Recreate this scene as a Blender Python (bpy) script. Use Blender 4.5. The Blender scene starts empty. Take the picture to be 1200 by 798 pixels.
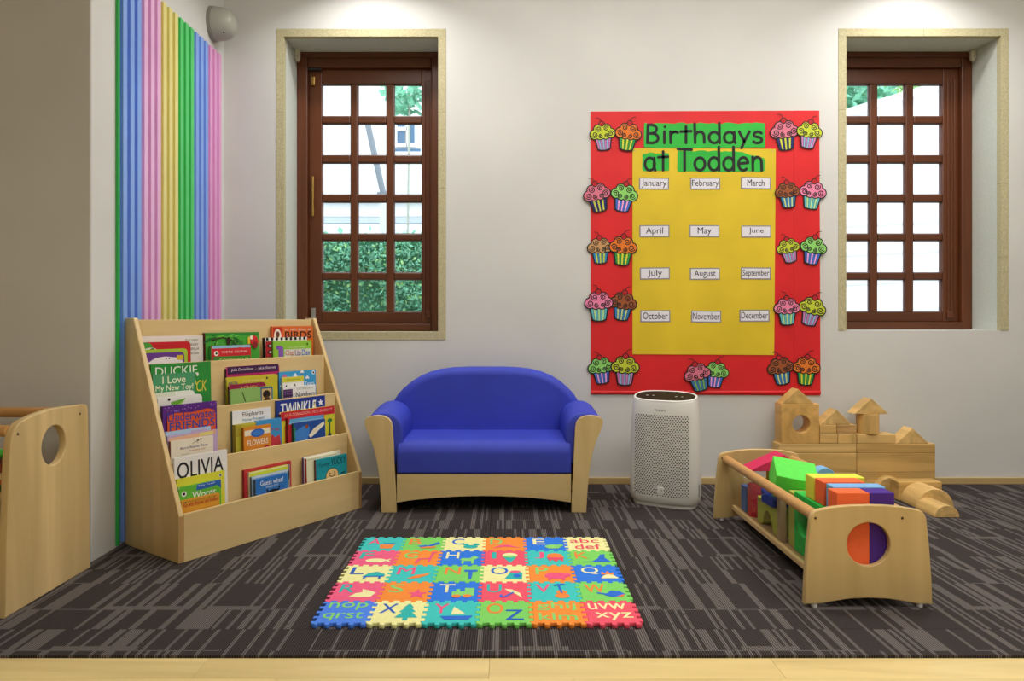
import bpy, bmesh, math, random
from mathutils import Vector, Matrix
random.seed(7)
SC = bpy.context.scene
COL = SC.collection
PI = math.pi

def lin(c):
    if isinstance(c, str):
        c = [int(c[i:i + 2], 16) / 255 for i in (0, 2, 4)]
    return tuple((v / 12.92 if v <= .04045 else ((v + .055) / 1.055) ** 2.4) for v in c)

# ------------------------------------------------------------------ camera
cam = bpy.data.cameras.new('camera')
cam.sensor_width = 36.0
cam.lens = 24.0                      # 800 px focal length on a 1200 px wide frame
cam.shift_x = 8 / 1200
cam.shift_y = -25 / 1200
cam.clip_start = .05
co = bpy.data.objects.new('camera', cam)
co.location = (0, 0, .9)
co.rotation_euler = (PI / 2, 0, 0)
COL.objects.link(co)
SC.camera = co

# ------------------------------------------------------------------ world (bright overcast day)
W = bpy.data.worlds.new('overcast_sky')
SC.world = W
W.use_nodes = True
bg = W.node_tree.nodes['Background']
bg.inputs[0].default_value = (.88, .95, 1.0, 1)
bg.inputs[1].default_value = 2.5

# ------------------------------------------------------------------ lamps of the room (ceiling lights) and window portals
def area(name, loc, rot, sx, sy, power, col=(1, .98, .945), portal=False):
    l = bpy.data.lights.new(name, 'AREA')
    l.shape = 'RECTANGLE'
    l.size, l.size_y = sx, sy
    l.energy = power
    l.color = col
    if portal:
        l.cycles.is_portal = True
    o = bpy.data.objects.new(name, l)
    o.location = loc
    o.rotation_euler = rot
    COL.objects.link(o)
    return o
area('ceiling_lamp', (.9, 2.75, 2.86), (math.radians(12), 0, 0), 3.4, .35, 30)
for dx_ in (-.72, 2.2):
    dl = area('downlight', (dx_, 3.33, 2.88), (0, 0, 0), .14, .14, 9)
    dl.data.shape = 'DISK'; dl.data.spread = math.radians(130)
area('ceiling_lamp', (1.5, 1.2, 2.86), (0, 0, 0), 2.6, .8, 46)
area('ceiling_lamp', (.6, -1.4, 2.86), (0, 0, 0), 2.4, .9, 30)
area('window_portal', (-.787, 4.06, 1.635), (-PI / 2, 0, 0), .84, 1.62, 1, portal=True)
area('window_portal', (2.285, 4.06, 1.64), (-PI / 2, 0, 0), .84, 1.62, 1, portal=True)

SC.view_settings.view_transform = 'Standard'
SC.view_settings.look = 'None'
SC.view_settings.gamma = 1
SC.view_settings.use_curve_mapping = False
SC.view_settings.exposure = 0.0
SC.cycles.max_bounces = 10
SC.cycles.diffuse_bounces = 6
SC.cycles.transparent_max_bounces = 16
SC.cycles.caustics_reflective = False
SC.cycles.caustics_refractive = False
SC.cycles.sample_clamp_indirect = 6
SC.cycles.use_denoising = True

# ------------------------------------------------------------------ materials
MATS = {}
def N(nt, t, **kw):
    n = nt.nodes.new(t)
    for k, v in kw.items():
        setattr(n, k, v)
    return n
def mat(rgb, rough=.5, kind='plain', var=.06, scale=30., bump=0., spec=.4, grain='z', metal=0.):
    key = (str(rgb), rough, kind, var, scale, bump, spec, grain, metal)
    if key in MATS:
        return MATS[key]
    m = bpy.data.materials.new(kind + '_' + str(rgb))
    m.use_nodes = True
    nt = m.node_tree
    b = nt.nodes['Principled BSDF']
    b.inputs['Roughness'].default_value = rough
    b.inputs['Specular IOR Level'].default_value = spec
    b.inputs['Metallic'].default_value = metal
    c = lin(rgb)
    tc = N(nt, 'ShaderNodeTexCoord')
    mp = N(nt, 'ShaderNodeMapping')
    nt.links.new(tc.outputs['Object'], mp.inputs['Vector'])
    no = N(nt, 'ShaderNodeTexNoise')
    nt.links.new(mp.outputs[0], no.inputs['Vector'])
    if kind == 'wood':
        s = {'x': (.09, 1, 1), 'y': (1, .09, 1), 'z': (1, 1, .09)}[grain]
        mp.inputs['Scale'].default_value = s
        oi = N(nt, 'ShaderNodeObjectInfo')
        vm = N(nt, 'ShaderNodeVectorMath', operation='SCALE')
        cx = N(nt, 'ShaderNodeCombineXYZ')
        for i in range(3):
            nt.links.new(oi.outputs['Random'], cx.inputs[i])
        nt.links.new(cx.outputs[0], vm.inputs[0])
        vm.inputs['Scale'].default_value = 7.
        nt.links.new(vm.outputs[0], mp.inputs['Location'])
        no.inputs['Distortion'].default_value = 1.2
        no.inputs['Detail'].default_value = 6
    no.inputs['Scale'].default_value = scale
    rp = N(nt, 'ShaderNodeValToRGB')
    rp.color_ramp.elements[0].position = .3
    rp.color_ramp.elements[1].position = .7
    f0, f1 = 1 - var, 1 + var
    if kind == 'wood':
        rp.color_ramp.elements[0].color = (c[0] * f0, c[1] * f0 * .97, c[2] * f0 * .9, 1)
    else:
        rp.color_ramp.elements[0].color = (c[0] * f0, c[1] * f0, c[2] * f0, 1)
    rp.color_ramp.elements[1].color = (min(1, c[0] * f1), min(1, c[1] * f1), min(1, c[2] * f1), 1)
    nt.links.new(no.outputs[0], rp.inputs[0])
    nt.links.new(rp.outputs[0], b.inputs['Base Color'])
    if bump:
        bp = N(nt, 'ShaderNodeBump')
        bp.inputs['Strength'].default_value = bump
        bp.inputs['Distance'].default_value = .004
        if kind == 'fabric':
            wv = N(nt, 'ShaderNodeTexWave', wave_type='BANDS', bands_direction='DIAGONAL')
            wv.inputs['Scale'].default_value = 260
            wv.inputs['Distortion'].default_value = 3
            nt.links.new(tc.outputs['Object'], wv.inputs['Vector'])
            nt.links.new(wv.outputs[1], bp.inputs['Height'])
        else:
            nt.links.new(no.outputs[0], bp.inputs['Height'])
        nt.links.new(bp.outputs[0], b.inputs['Normal'])
    MATS[key] = m
    return m

def glass_mat(tint=(1, 1, 1), fac=.06):
    k = ('glass', tint, fac)
    if k in MATS: return MATS[k]
    m = bpy.data.materials.new('clear_pane')
    m.use_nodes = True
    nt = m.node_tree
    nt.nodes.remove(nt.nodes['Principled BSDF'])
    tr = N(nt, 'ShaderNodeBsdfTransparent'); tr.inputs[0].default_value = tint + (1,)
    gl = N(nt, 'ShaderNodeBsdfGlossy'); gl.inputs['Roughness'].default_value = .03
    lw = N(nt, 'ShaderNodeLayerWeight')
    pw = N(nt, 'ShaderNodeMath', operation='POWER'); pw.inputs[1].default_value = 5
    fr = N(nt, 'ShaderNodeMath', operation='MULTIPLY_ADD'); fr.inputs[1].default_value = .35; fr.inputs[2].default_value = fac * .4
    nt.links.new(lw.outputs['Facing'], pw.inputs[0]); nt.links.new(pw.outputs[0], fr.inputs[0])
    mx = N(nt, 'ShaderNodeMixShader')
    nt.links.new(fr.outputs[0], mx.inputs[0])
    nt.links.new(tr.outputs[0], mx.inputs[1])
    nt.links.new(gl.outputs[0], mx.inputs[2])
    nt.links.new(mx.outputs[0], nt.nodes['Material Output'].inputs[0])
    MATS[k] = m
    return m

def carpet_mat():
    m = bpy.data.materials.new('striped_carpet')
    m.use_nodes = True
    nt = m.node_tree
    L = nt.links.new
    b = nt.nodes['Principled BSDF']
    b.inputs['Roughness'].default_value = .95
    b.inputs['Specular IOR Level'].default_value = .15
    def mth(op, a, c=None):
        n = N(nt, 'ShaderNodeMath', operation=op)
        for i, v in enumerate((a, c)):
            if v is None: continue
            if isinstance(v, (int, float)): n.inputs[i].default_value = v
            else: L(v, n.inputs[i])
        return n.outputs[0]
    tc = N(nt, 'ShaderNodeTexCoord')
    sp = N(nt, 'ShaderNodeSeparateXYZ')
    L(tc.outputs['Object'], sp.inputs[0])
    oi = N(nt, 'ShaderNodeObjectInfo')
    seed = mth('MULTIPLY', oi.outputs['Random'], 311.)
    x, y = sp.outputs[0], sp.outputs[1]
    def wn(a, bb):
        cx = N(nt, 'ShaderNodeCombineXYZ')
        L(a, cx.inputs[0]); L(bb, cx.inputs[1]); L(seed, cx.inputs[2])
        w = N(nt, 'ShaderNodeTexWhiteNoise', noise_dimensions='3D')
        L(cx.outputs[0], w.inputs['Vector'])
        return w.outputs['Value']
    # two bands per tile; each band has its own stripes
    band = mth('FLOOR', mth('DIVIDE', mth('ADD', y, .105), .21))
    fine = mth('FLOOR', mth('DIVIDE', x, .0105))
    mid = mth('FLOOR', mth('DIVIDE', mth('ADD', x, .013), .026))
    s1 = mth('GREATER_THAN', wn(fine, band), .815)
    s2 = mth('GREATER_THAN', wn(mid, mth('ADD', band, 17.3)), .96)
    zero = mth('MULTIPLY', band, 0.)
    s3 = mth('GREATER_THAN', wn(mth('ADD', fine, 91.), zero), .89)
    # cross bars
    fy = mth('FRACT', mth('DIVIDE', mth('ADD', y, .105), .21))
    blk = mth('FLOOR', mth('DIVIDE', x, .16))
    bar = mth('MULTIPLY', mth('LESS_THAN', fy, .13), mth('GREATER_THAN', wn(mth('ADD', blk, 5.), mth('ADD', band, 40.)), .86))
    thin = mth('MULTIPLY', mth('LESS_THAN', fy, .022), mth('GREATER_THAN', wn(mth('ADD', blk, 15.), mth('ADD', band, 60.)), .6))
    s = mth('MAXIMUM', mth('MAXIMUM', s1, s2), mth('MAXIMUM', s3, mth('MAXIMUM', bar, thin)))
    pin = mth('GREATER_THAN', mth('FRACT', mth('DIVIDE', x, .0066)), .5)
    no = N(nt, 'ShaderNodeTexNoise'); no.inputs['Scale'].default_value = 420; no.inputs['Detail'].default_value = 3
    L(tc.outputs['Object'], no.inputs['Vector'])
    mx = N(nt, 'ShaderNodeMix', data_type='RGBA')
    L(s, mx.inputs[0])
    mx.inputs[6].default_value = lin('3a3433') + (1,)
    mx.inputs[7].default_value = lin('605a58') + (1,)
    f = mth('ADD', mth('MULTIPLY', pin, .95), mth('MULTIPLY', no.outputs[0], 1.2))
    f = mth('ADD', f, -.02)
    vm = N(nt, 'ShaderNodeVectorMath', operation='SCALE')
    L(mx.outputs[2], vm.inputs[0]); L(f, vm.inputs['Scale'])
    L(vm.outputs[0], b.inputs['Base Color'])
    bp = N(nt, 'ShaderNodeBump'); bp.inputs['Strength'].default_value = .6; bp.inputs['Distance'].default_value = .003
    L(f, bp.inputs['Height']); L(bp.outputs[0], b.inputs['Normal'])
    return m

BIRCH = 'd3b781'
def birch(grain='x', c=BIRCH, var=.09, rough=.42): return mat(c, rough, 'wood', var, 9., .03, .4, grain)
def paper(c, rough=.65): return mat(c, rough, 'paper', .04, 12., 0, .25)
def foam(c): return mat(c, .75, 'foam', .03, 60., .05, .25)
BLACK = mat('141214', .6, 'ink', .02)

# ------------------------------------------------------------------ mesh helpers
def V3(mode, x, y, t):
    if mode == 'W': return (x, -t, y)       # on a wall facing -Y
    if mode == 'F': return (x, y, t)        # on the floor
    if mode == 'X': return (t, x, y)        # on a wall facing +X
class MB:
    def __init__(s): s.v = []; s.f = []
    def box(s, x0, x1, y0, y1, z0, z1):
        n = len(s.v)
        s.v += [(x0, y0, z0), (x1, y0, z0), (x1, y1, z0), (x0, y1, z0), (x0, y0, z1), (x1, y0, z1), (x1, y1, z1), (x0, y1, z1)]
        s.f += [[n + i for i in q] for q in ((3, 2, 1, 0), (4, 5, 6, 7), (0, 1, 5, 4), (1, 2, 6, 5), (2, 3, 7, 6), (3, 0, 4, 7))]
        return s
    def prism(s, pts, mode, t0, t1):
        n = len(s.v); k = len(pts)
        s.v += [V3(mode, p[0], p[1], t0) for p in pts] + [V3(mode, p[0], p[1], t1) for p in pts]
        s.f.append([n + i for i in range(k)][::-1]); s.f.append([n + k + i for i in range(k)])
        for i in range(k):
            j = (i + 1) % k
            s.f.append([n + i, n + j, n + k + j, n + k + i])
        return s
    def face(s, pts, mode, t):
        n = len(s.v)
        s.v += [V3(mode, p[0], p[1], t) for p in pts]
        s.f.append([n + i for i in range(len(pts))])
        return s
    def tube(s, a, b, r0, r1=None, n=12, caps=True):
        a, b = Vector(a), Vector(b); r1 = r0 if r1 is None else r1
        d = (b - a).normalized()
        u = d.orthogonal().normalized(); w = d.cross(u)
        k = len(s.v)
        for p, r in ((a, r0), (b, r1)):
            for i in range(n):
                q = p + (u * math.cos(2 * PI * i / n) + w * math.sin(2 * PI * i / n)) * r
                s.v.append(tuple(q))
        for i in range(n):
            j = (i + 1) % n
            s.f.append([k + i, k + j, k + n + j, k + n + i])
        if caps:
            s.f.append([k + i for i in range(n)][::-1]); s.f.append([k + n + i for i in range(n)])
        return s
    def loft(s, rings):
        k = len(s.v); n = len(rings[0])
        for r in rings: s.v += [tuple(p) for p in r]
        for a in range(len(rings) - 1):
            for i in range(n):
                j = (i + 1) % n
                s.f.append([k + a * n + i, k + a * n + j, k + (a + 1) * n + j, k + (a + 1) * n + i])
        s.f.append([k + i for i in range(n)][::-1])
        e = k + (len(rings) - 1) * n
        s.f.append([e + i for i in range(n)])
        return s
    def stroke(s, pts, w, mode, t):
        for i in range(len(pts) - 1):
            (x0, y0), (x1, y1) = pts[i], pts[i + 1]
            l = math.hypot(x1 - x0, y1 - y0) or 1e-6
            nx, ny = -(y1 - y0) / l * w / 2, (x1 - x0) / l * w / 2
            s.face([(x0 - nx, y0 - ny), (x1 - nx, y1 - ny), (x1 + nx, y1 + ny), (x0 + nx, y0 + ny)], mode, t + (i % 4) * 3e-5)
        for i, p in enumerate(pts):
            t_ = t + 1.2e-4 + (i % 3) * 3e-5
            s.face([(p[0] + math.cos(a * PI / 4) * w / 2, p[1] + math.sin(a * PI / 4) * w / 2) for a in range(8)], mode, t_)
        return s
    def mesh(s, name):
        m = bpy.data.meshes.new(name)
        m.from_pydata(s.v, [], s.f)
        bm = bmesh.new(); bm.from_mesh(m)
        if all(e.is_manifold for e in bm.edges):
            bmesh.ops.recalc_face_normals(bm, faces=bm.faces); bm.to_mesh(m)
        bm.free()
        m.update()
        return m

def arc(cx, cy, rx, ry, a0, a1, n=16):
    return [(cx + rx * math.cos(math.radians(a0 + (a1 - a0) * i / n)), cy + ry * math.sin(math.radians(a0 + (a1 - a0) * i / n))) for i in range(n + 1)]
def ell(cx, cy, rx, ry=None, n=24):
    ry = rx if ry is None else ry
    return arc(cx, cy, rx, ry, 0, 360 - 360 / n, n - 1)

def curve_mesh(polys, mode, t0, t1, bevel=0, name='plate', res=2):
    cu = bpy.data.curves.new(name, 'CURVE')
    cu.dimensions = '2D'
    cu.fill_mode = 'BOTH'
    for pts in polys:
        sp = cu.splines.new('POLY')
        sp.points.add(len(pts) - 1)
        for p, q in zip(sp.points, pts): p.co = (q[0], q[1], 0, 1)
        sp.use_cyclic_u = True
    h = (t1 - t0) / 2
    cu.extrude = max(h - bevel, 0)
    if bevel:
        cu.bevel_depth = bevel; cu.bevel_resolution = res; cu.offset = -bevel
    return _conv(cu, mode, (t0 + t1) / 2)
def _conv(cu, mode, t):
    o = bpy.data.objects.new('tmp', cu)
    me = bpy.data.meshes.new_from_object(o)
    bpy.data.objects.remove(o)
    bpy.data.curves.remove(cu)
    for v in me.vertices:
        v.co = V3(mode, v.co.x, v.co.y, v.co.z + t)
    me.update()
    return me
def text_mesh(s, mode, x0, x1, y0, y1, t, bold=0.0, slant=0.0, thick=.0002):
    cu = bpy.data.curves.new('text', 'FONT')
    cu.body = s
    cu.size = 1
    cu.shear = slant
    cu.resolution_u = 3
    cu.align_x = 'CENTER'
    cu.space_line = .85
    o = bpy.data.objects.new('tmp', cu)
    me = bpy.data.meshes.new_from_object(o)
    bpy.data.objects.remove(o); bpy.data.curves.remove(cu)
    xs = [v.co.x for v in me.vertices]; ys = [v.co.y for v in me.vertices]
    ax, bx, ay, by = min(xs), max(xs), min(ys), max(ys)
    for v in me.vertices:
        X = x0 + (v.co.x - ax) / max(bx - ax, 1e-5) * (x1 - x0)
        Y = y0 + (v.co.y - ay) / max(by - ay, 1e-5) * (y1 - y0)
        v.co = V3(mode, X, Y, t)
    if bold > .004:
        # heavier weight: the same outline laid down four times with a small shift
        d = bold * .35 * (y1 - y0)
        vs = [tuple(v.co) for v in me.vertices]; fs = [list(p.vertices) for p in me.polygons]
        V, F = [], []
        for i, (a, b) in enumerate(((-d, 0), (d, 0), (0, -d), (0, d))):
            k = len(V); q = V3(mode, a, b, i * 3e-5)
            V += [(p[0] + q[0], p[1] + q[1], p[2] + q[2]) for p in vs]
            F += [[k + j for j in f] for f in fs]
        me = bpy.data.meshes.new('text'); me.from_pydata(V, [], F)
    me.update()
    return me

def obj(name, mesh, m, parent=None, bevel=0, smooth=None, seg=2, kind=None, label=None, loc=None, rot=None):
    if isinstance(mesh, MB): mesh = mesh.mesh(name)
    o = bpy.data.objects.new(name, mesh)
    if m is not None:
        mesh.materials.clear()
        mesh.materials.append(m)
    COL.objects.link(o)
    if parent is not None: o.parent = parent
    if loc: o.location = loc
    if rot: o.rotation_euler = rot
    if smooth:
        mesh.polygons.foreach_set('use_smooth', [True] * len(mesh.polygons))
        mesh.set_sharp_from_angle(angle=math.radians(smooth))
    if bevel:
        md = o.modifiers.new('bevel', 'BEVEL')
        md.width = bevel; md.segments = seg; md.limit_method = 'ANGLE'; md.angle_limit = math.radians(35)
    if kind: o['kind'] = kind
    if label: o['label'] = label
    return o
def tag(o, label, cat, group=None):
    o['label'] = label; o['category'] = cat
    if group: o['group'] = group
    return o
def thing(name, label, cat, loc=(0, 0, 0), rot=(0, 0, 0), group=None):
    o = bpy.data.objects.new(name, None)
    o.empty_display_size = .1
    o.location = loc; o.rotation_euler = rot
    COL.objects.link(o)
    return tag(o, label, cat, group)
def struct(name, mesh, m, **k): return obj(name, mesh, m, kind='structure', **k)
def struct_empty(name, loc=(0, 0, 0)):
    o = bpy.data.objects.new(name, None); o.location = loc; COL.objects.link(o); o['kind'] = 'structure'
    o.empty_display_size = .1
    return o

def draw(ops, parent, mode, S, org=(0, 0), down=False, t0=.0004, dt=.0003, mk=paper):
    """flat print: ops in units of S; ('r',x0,x1,y0,y1,c) ('e',cx,cy,rx,ry,c) ('p',pts,c) ('t',txt,x0,x1,y0,y1,c[,bold,slant]) ('s',pts,w,c)"""
    sg = -1 if down else 1
    P = lambda p: (org[0] + p[0] * S, org[1] + sg * p[1] * S)
    t = t0
    for op in ops:
        k = op[0]
        if k == 'r':
            a, b2 = P((op[1], op[3])), P((op[2], op[4]))
            ya, yb = min(a[1], b2[1]), max(a[1], b2[1])
            obj('picture', MB().face([(a[0], ya), (b2[0], ya), (b2[0], yb), (a[0], yb)], mode, t), mk(op[5]), parent)
        elif k == 'e':
            c = P((op[1], op[2]))
            obj('picture', MB().face(ell(c[0], c[1], op[3] * S, op[4] * S, 20), mode, t), mk(op[5]), parent)
        elif k == 'p':
            me = curve_mesh([[P(q) for q in op[1]]], mode, t - .0001, t + .0001)
            obj('picture', me, mk(op[2]), parent)
        elif k == 's':
            obj('line_drawing', MB().stroke([P(q) for q in op[1]], op[2] * S, mode, t), mk(op[3]), parent)
        elif k == 't':
            a, b2 = P((op[2], op[4])), P((op[3], op[5]))
            me = text_mesh(op[1], mode, a[0], b2[0], min(a[1], b2[1]), max(a[1], b2[1]), t, op[7] if len(op) > 7 else .01, op[8] if len(op) > 8 else 0)
            obj('title' if mode == 'W' else 'letter', me, mk(op[6]), parent)
        t += dt
# ================================================================== THE ROOM
WY = 3.731            # face of the back wall
FX = -1.535           # face of the left wall (pier with the striped panel)
CEIL = 2.95
WALLM = mat('d1d1ce', .75, 'plaster', .035, 2.2, .12, .25)
WALLM2 = mat('cfc7b6', .8, 'plaster', .04, 2.2, .12, .25)
STONE_DAYLIT = mat('c9cec6', .8, 'stone', .07, 110., .12, .2)  # stone of the reveals, with the cool daylight tint put into its colour
STONE = mat('b9b18e', .8, 'stone', .14, 130., .15, .2)
FLOORM = birch('x', 'e2cb8e', .14, .35)

struct('floor', MB().box(-3.4, 3.7, -2.6, 4.1, -.08, -.02), mat('b39a6c', .5, 'subfloor'))
FL = bpy.data.objects['floor']
pi = 0
for r in range(9):
    y1 = 1.826 - r * .104
    x = -3.35 - random.random() * .9
    while x < 3.6:
        l = random.choice((.75, .9, 1.1, 1.2))
        a, b = max(x, -3.35), min(x + l, 3.6)
        if b - a > .02:
            o = obj('floor_plank', MB().box(a + .0003, b - .0003, y1 - .1036, y1, -.02, -.0065), FLOORM, FL, bevel=.0007, seg=1)
        x += l
struct('ceiling', MB().box(-3.4, 3.7, -2.6, 4.1, CEIL, CEIL + .1), mat('eeece6', .9, 'plaster'))
struct('wall_right', MB().box(3.6, 3.7, -2.6, 4.1, -.02, CEIL), WALLM)
struct('wall_far_left', MB().box(-3.4, -3.3, -2.6, 2.53, -.02, CEIL), WALLM2)
struct('wall_front', MB().box(-3.4, 3.7, -2.6, -2.5, -.02, CEIL), WALLM)
# pier: left wall and the wall that faces the room beside it
struct('wall_left', MB().box(-3.4, FX, 2.53, 4.1, -.02, CEIL), WALLM, bevel=.006)

# back wall with two window openings; a band of stone lines each
O1 = (-1.208, -.366, .83, 2.444)
O2 = (1.863, 2.708, .839, 2.446)
WB = 4.07
b = MB()
e = .042
def hole(o, bot): return (o[0] - e, o[1] + e, o[2] - (e if bot else 0), o[3] + e)
h1, h2 = hole(O1, True), hole(O2, False)
b.box(FX, h1[0], WY, WB, -.02, CEIL)
b.box(h1[0], h1[1], WY, WB, -.02, h1[2]).box(h1[0], h1[1], WY, WB, h1[3], CEIL)
b.box(h1[1], h2[0], WY, WB, -.02, CEIL)
b.box(h2[0], h2[1], WY, WB, -.02, h2[2]).box(h2[0], h2[1], WY, WB, h2[3], CEIL)
b.box(h2[1], 3.6, WY, WB, -.02, CEIL)
struct('wall_back', b, WALLM)

def surround(n, o, bot):
    t = struct_empty('trim_%d' % n)
    zb = o[2] - (e if bot else 0)
    f0, f1 = WY - .003, WB - .01
    nb = 4
    zs = [zb + (o[3] - zb) * i / nb for i in range(nb + 1)]
    for s in (0, 1):
        xa, xb = (o[0] - e, o[0]) if s == 0 else (o[1], o[1] + e)
        for i in range(nb):
            obj('stone_block', MB().box(xa, xb, f0, WY + .03, zs[i] + .0006, zs[i + 1] - .0006), STONE, t)
        obj('reveal', MB().box(xa, xb, WY + .0305, f1, zb, o[3]), STONE_DAYLIT, t)
    xm = (o[0] + o[1]) / 2
    for xa, xb in ((o[0] - e, xm), (xm, o[1] + e)):
        obj('stone_block', MB().box(xa + .0006, xb - .0006, f0, WY + .03, o[3], o[3] + e), STONE, t)
        obj('reveal', MB().box(xa + .0006, xb - .0006, WY + .0305, f1, o[3], o[3] + e), STONE_DAYLIT, t)
        if bot:
            obj('stone_block', MB().box(max(xa, o[0]) + .0006, min(xb, o[1]) - .0006, f0, f1, o[2] - e, o[2]), STONE, t)
surround(1, O1, True)
surround(2, O2, False)

WOODW = mat('5e321a', .38, 'wood', .16, 12., .04, .45, 'z')
WOODH = mat('5a3019', .38, 'wood', .16, 12., .04, .45, 'x')
BRASS = mat('b08d4a', .3, 'brass', .05, metal=.9)
STEEL = mat('a9a9a4', .4, 'steel', .05, metal=.7)
CREAM = mat('d2cdb8', .5, 'plastic', .02)
def window(n, o, cols, flip):
    """wooden casement of 3 x 6 panes; cols = pane edges in x; flip mirrors the hinge side"""
    t = struct_empty('window_%d' % n)
    z0, z1 = o[2], o[3]
    fw = .062
    fy0, fy1 = 3.955, 4.058
    def bead(m, x0, x1, y0, y1, za, zb): return m.box(x0, x1, y0, y1, za, zb)
    # outer frame
    for xa, xb in ((o[0], o[0] + fw), (o[1] - fw, o[1])):
        obj('frame_jamb', MB().box(xa, xb, fy0, fy1, z0, z1), WOODW, t, bevel=.006)
    obj('frame_head', MB().box(o[0] + fw, o[1] - fw, fy0, fy1, z1 - .085, z1), WOODH, t, bevel=.006)
    obj('frame_bead', MB().box(o[0], o[1], fy0 - .012, fy0, z1 - .03, z1), WOODH, t, bevel=.003)
    obj('frame_sill', MB().box(o[0] + fw, o[1] - fw, fy0 - .006, fy1, z0, z0 + .045), WOODH, t, bevel=.008)
    # sash
    sx0, sx1 = o[0] + fw, o[1] - fw
    ys0, ys1 = 3.985, 4.03
    zt, zb = .9 + (374 - 99.3) / 200, .9 + (374 - 365.5) / 200
    for xa, xb, nm in ((sx0, cols[0][0], 'a'), (cols[2][1], sx1, 'b')):
        st = obj('sash_stile', MB().box(xa, xb, ys0, ys1, z0 + .045, z1 - .085), WOODW, t, bevel=.004)
        # reeded moulding on the lock side
        if (nm == 'b') != flip or flip:
            m = MB()
            k = 3
            for i in range(k):
                xc = xa + (xb - xa) * (.3 + .22 * i)
                m.box(xc - .004, xc + .004, ys0 - .006, ys0, z0 + .10, z1 - .15)
            obj('reeded_moulding', m, WOODW, st, bevel=.002, seg=1)
    obj('sash_rail', MB().box(cols[0][0], cols[2][1], ys0, ys1, zt, z1 - .085), WOODH, t, bevel=.004)
    obj('sash_rail', MB().box(cols[0][0], cols[2][1], ys0, ys1, z0 + .045, zb), WOODH, t, bevel=.004)
    rows = [(99.3, 136.3), (145, 182), (191, 228), (236.7, 274), (282, 319.5), (327.7, 365.5)]
    rows = [(.9 + (374 - a) / 200, .9 + (374 - b2) / 200) for a, b2 in rows]
    for i in range(2):
        obj('glazing_bar', MB().box(cols[i][1], cols[i + 1][0], ys0 + .004, ys1 - .004, zb, zt), WOODW, t, bevel=.007)
    for i in range(5):
        for c in cols:
            obj('glazing_bar', MB().box(c[0], c[1], ys0 + .004, ys1 - .004, rows[i + 1][0], rows[i][1]), WOODH, t, bevel=.007)
    gm = glass_mat((.97, .99, 1))
    for r in rows:
        for c in cols:
            obj('pane', MB().box(c[0] - .003, c[1] + .003, 4.012, 4.016, r[1] - .003, r[0] + .003), gm, t)
            # putty line around each pane
            m = MB(); w = .004
            m.box(c[0], c[0] + w, 4.006, 4.012, r[1], r[0]).box(c[1] - w, c[1], 4.006, 4.012, r[1], r[0])
            m.box(c[0] + w, c[1] - w, 4.006, 4.012, r[1], r[1] + w).box(c[0] + w, c[1] - w, 4.006, 4.012, r[0] - w, r[0])
            obj('glazing_putty', m, mat('8f7f86', .6, 'putty'), t)
    return t
c1 = [(-1.07, -.905), (-.862, -.695), (-.65, -.487)]
c2 = [(1.965, 2.132), (2.178, 2.34), (2.388, 2.556)]
w1 = window(1, O1, c1, False)
w2 = window(2, O2, c2, True)
# ironmongery of the left casement
obj('pull_handle', MB().tube((-1.118, 3.968, 1.50), (-1.118, 3.968, 1.73), .0075, n=10), BRASS, w1, smooth=40)
obj('handle_post', MB().tube((-1.118, 3.986, 1.53), (-1.118, 3.968, 1.53), .005, n=8).tube((-1.118, 3.986, 1.70), (-1.118, 3.968, 1.70), .005, n=8), BRASS, w1, smooth=40)
obj('hinge', MB().box(-1.128, -1.104, 3.968, 3.985, .90, .965), STEEL, w1, bevel=.003)
obj('hinge', MB().box(-1.128, -1.108, 3.968, 3.985, 2.26, 2.31), BRASS, w1, bevel=.003)
obj('stay_bracket', MB().box(-1.14, -1.07, 3.955, 3.984, 2.345, 2.357), mat('2c2a2c', .5, 'iron'), w1, bevel=.002)
obj('corner_block', MB().box(-.462, -.432, 3.976, 3.985, .905, .95), WOODH, w1, bevel=.003)
obj('corner_block', MB().box(2.575, 2.61, 3.976, 3.985, .905, .945), WOODH, w2, bevel=.003)

# cream blind brackets in the recess corners
def bracket(x, z, s, lab):
    t = thing('blind_bracket', lab, 'bracket', (x, 3.93, z))
    obj('mounting_plate', MB().box(-.012, .012, -.025, .02, -.002, .006), CREAM, t, bevel=.002)
    obj('socket', MB().prism(arc(0, -.03, .014, .026, 180, 360, 10) + [(.014, 0), (-.014, 0)], 'W', -.008, .012), CREAM, t, bevel=.003)
    obj('screw', MB().tube((0, -.012, -.03), (0, -.0145, -.03), .004, n=8), STEEL, t)
bracket(-1.193, 2.437, 1, 'cream plastic blind bracket in the top left corner of the left window recess')
bracket(2.69, 2.439, -1, 'cream plastic blind bracket in the top right corner of the right window recess')

# skirting
BASEM = birch('x', 'bfa473', .08, .45)
struct('baseboard_back', MB().box(FX + .012, 3.59, WY - .013, WY, 0, .036), BASEM, bevel=.002)
struct('baseboard_left', MB().box(-3.29, FX - .012, 2.518, 2.53, 0, .045), BASEM, bevel=.002)

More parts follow.
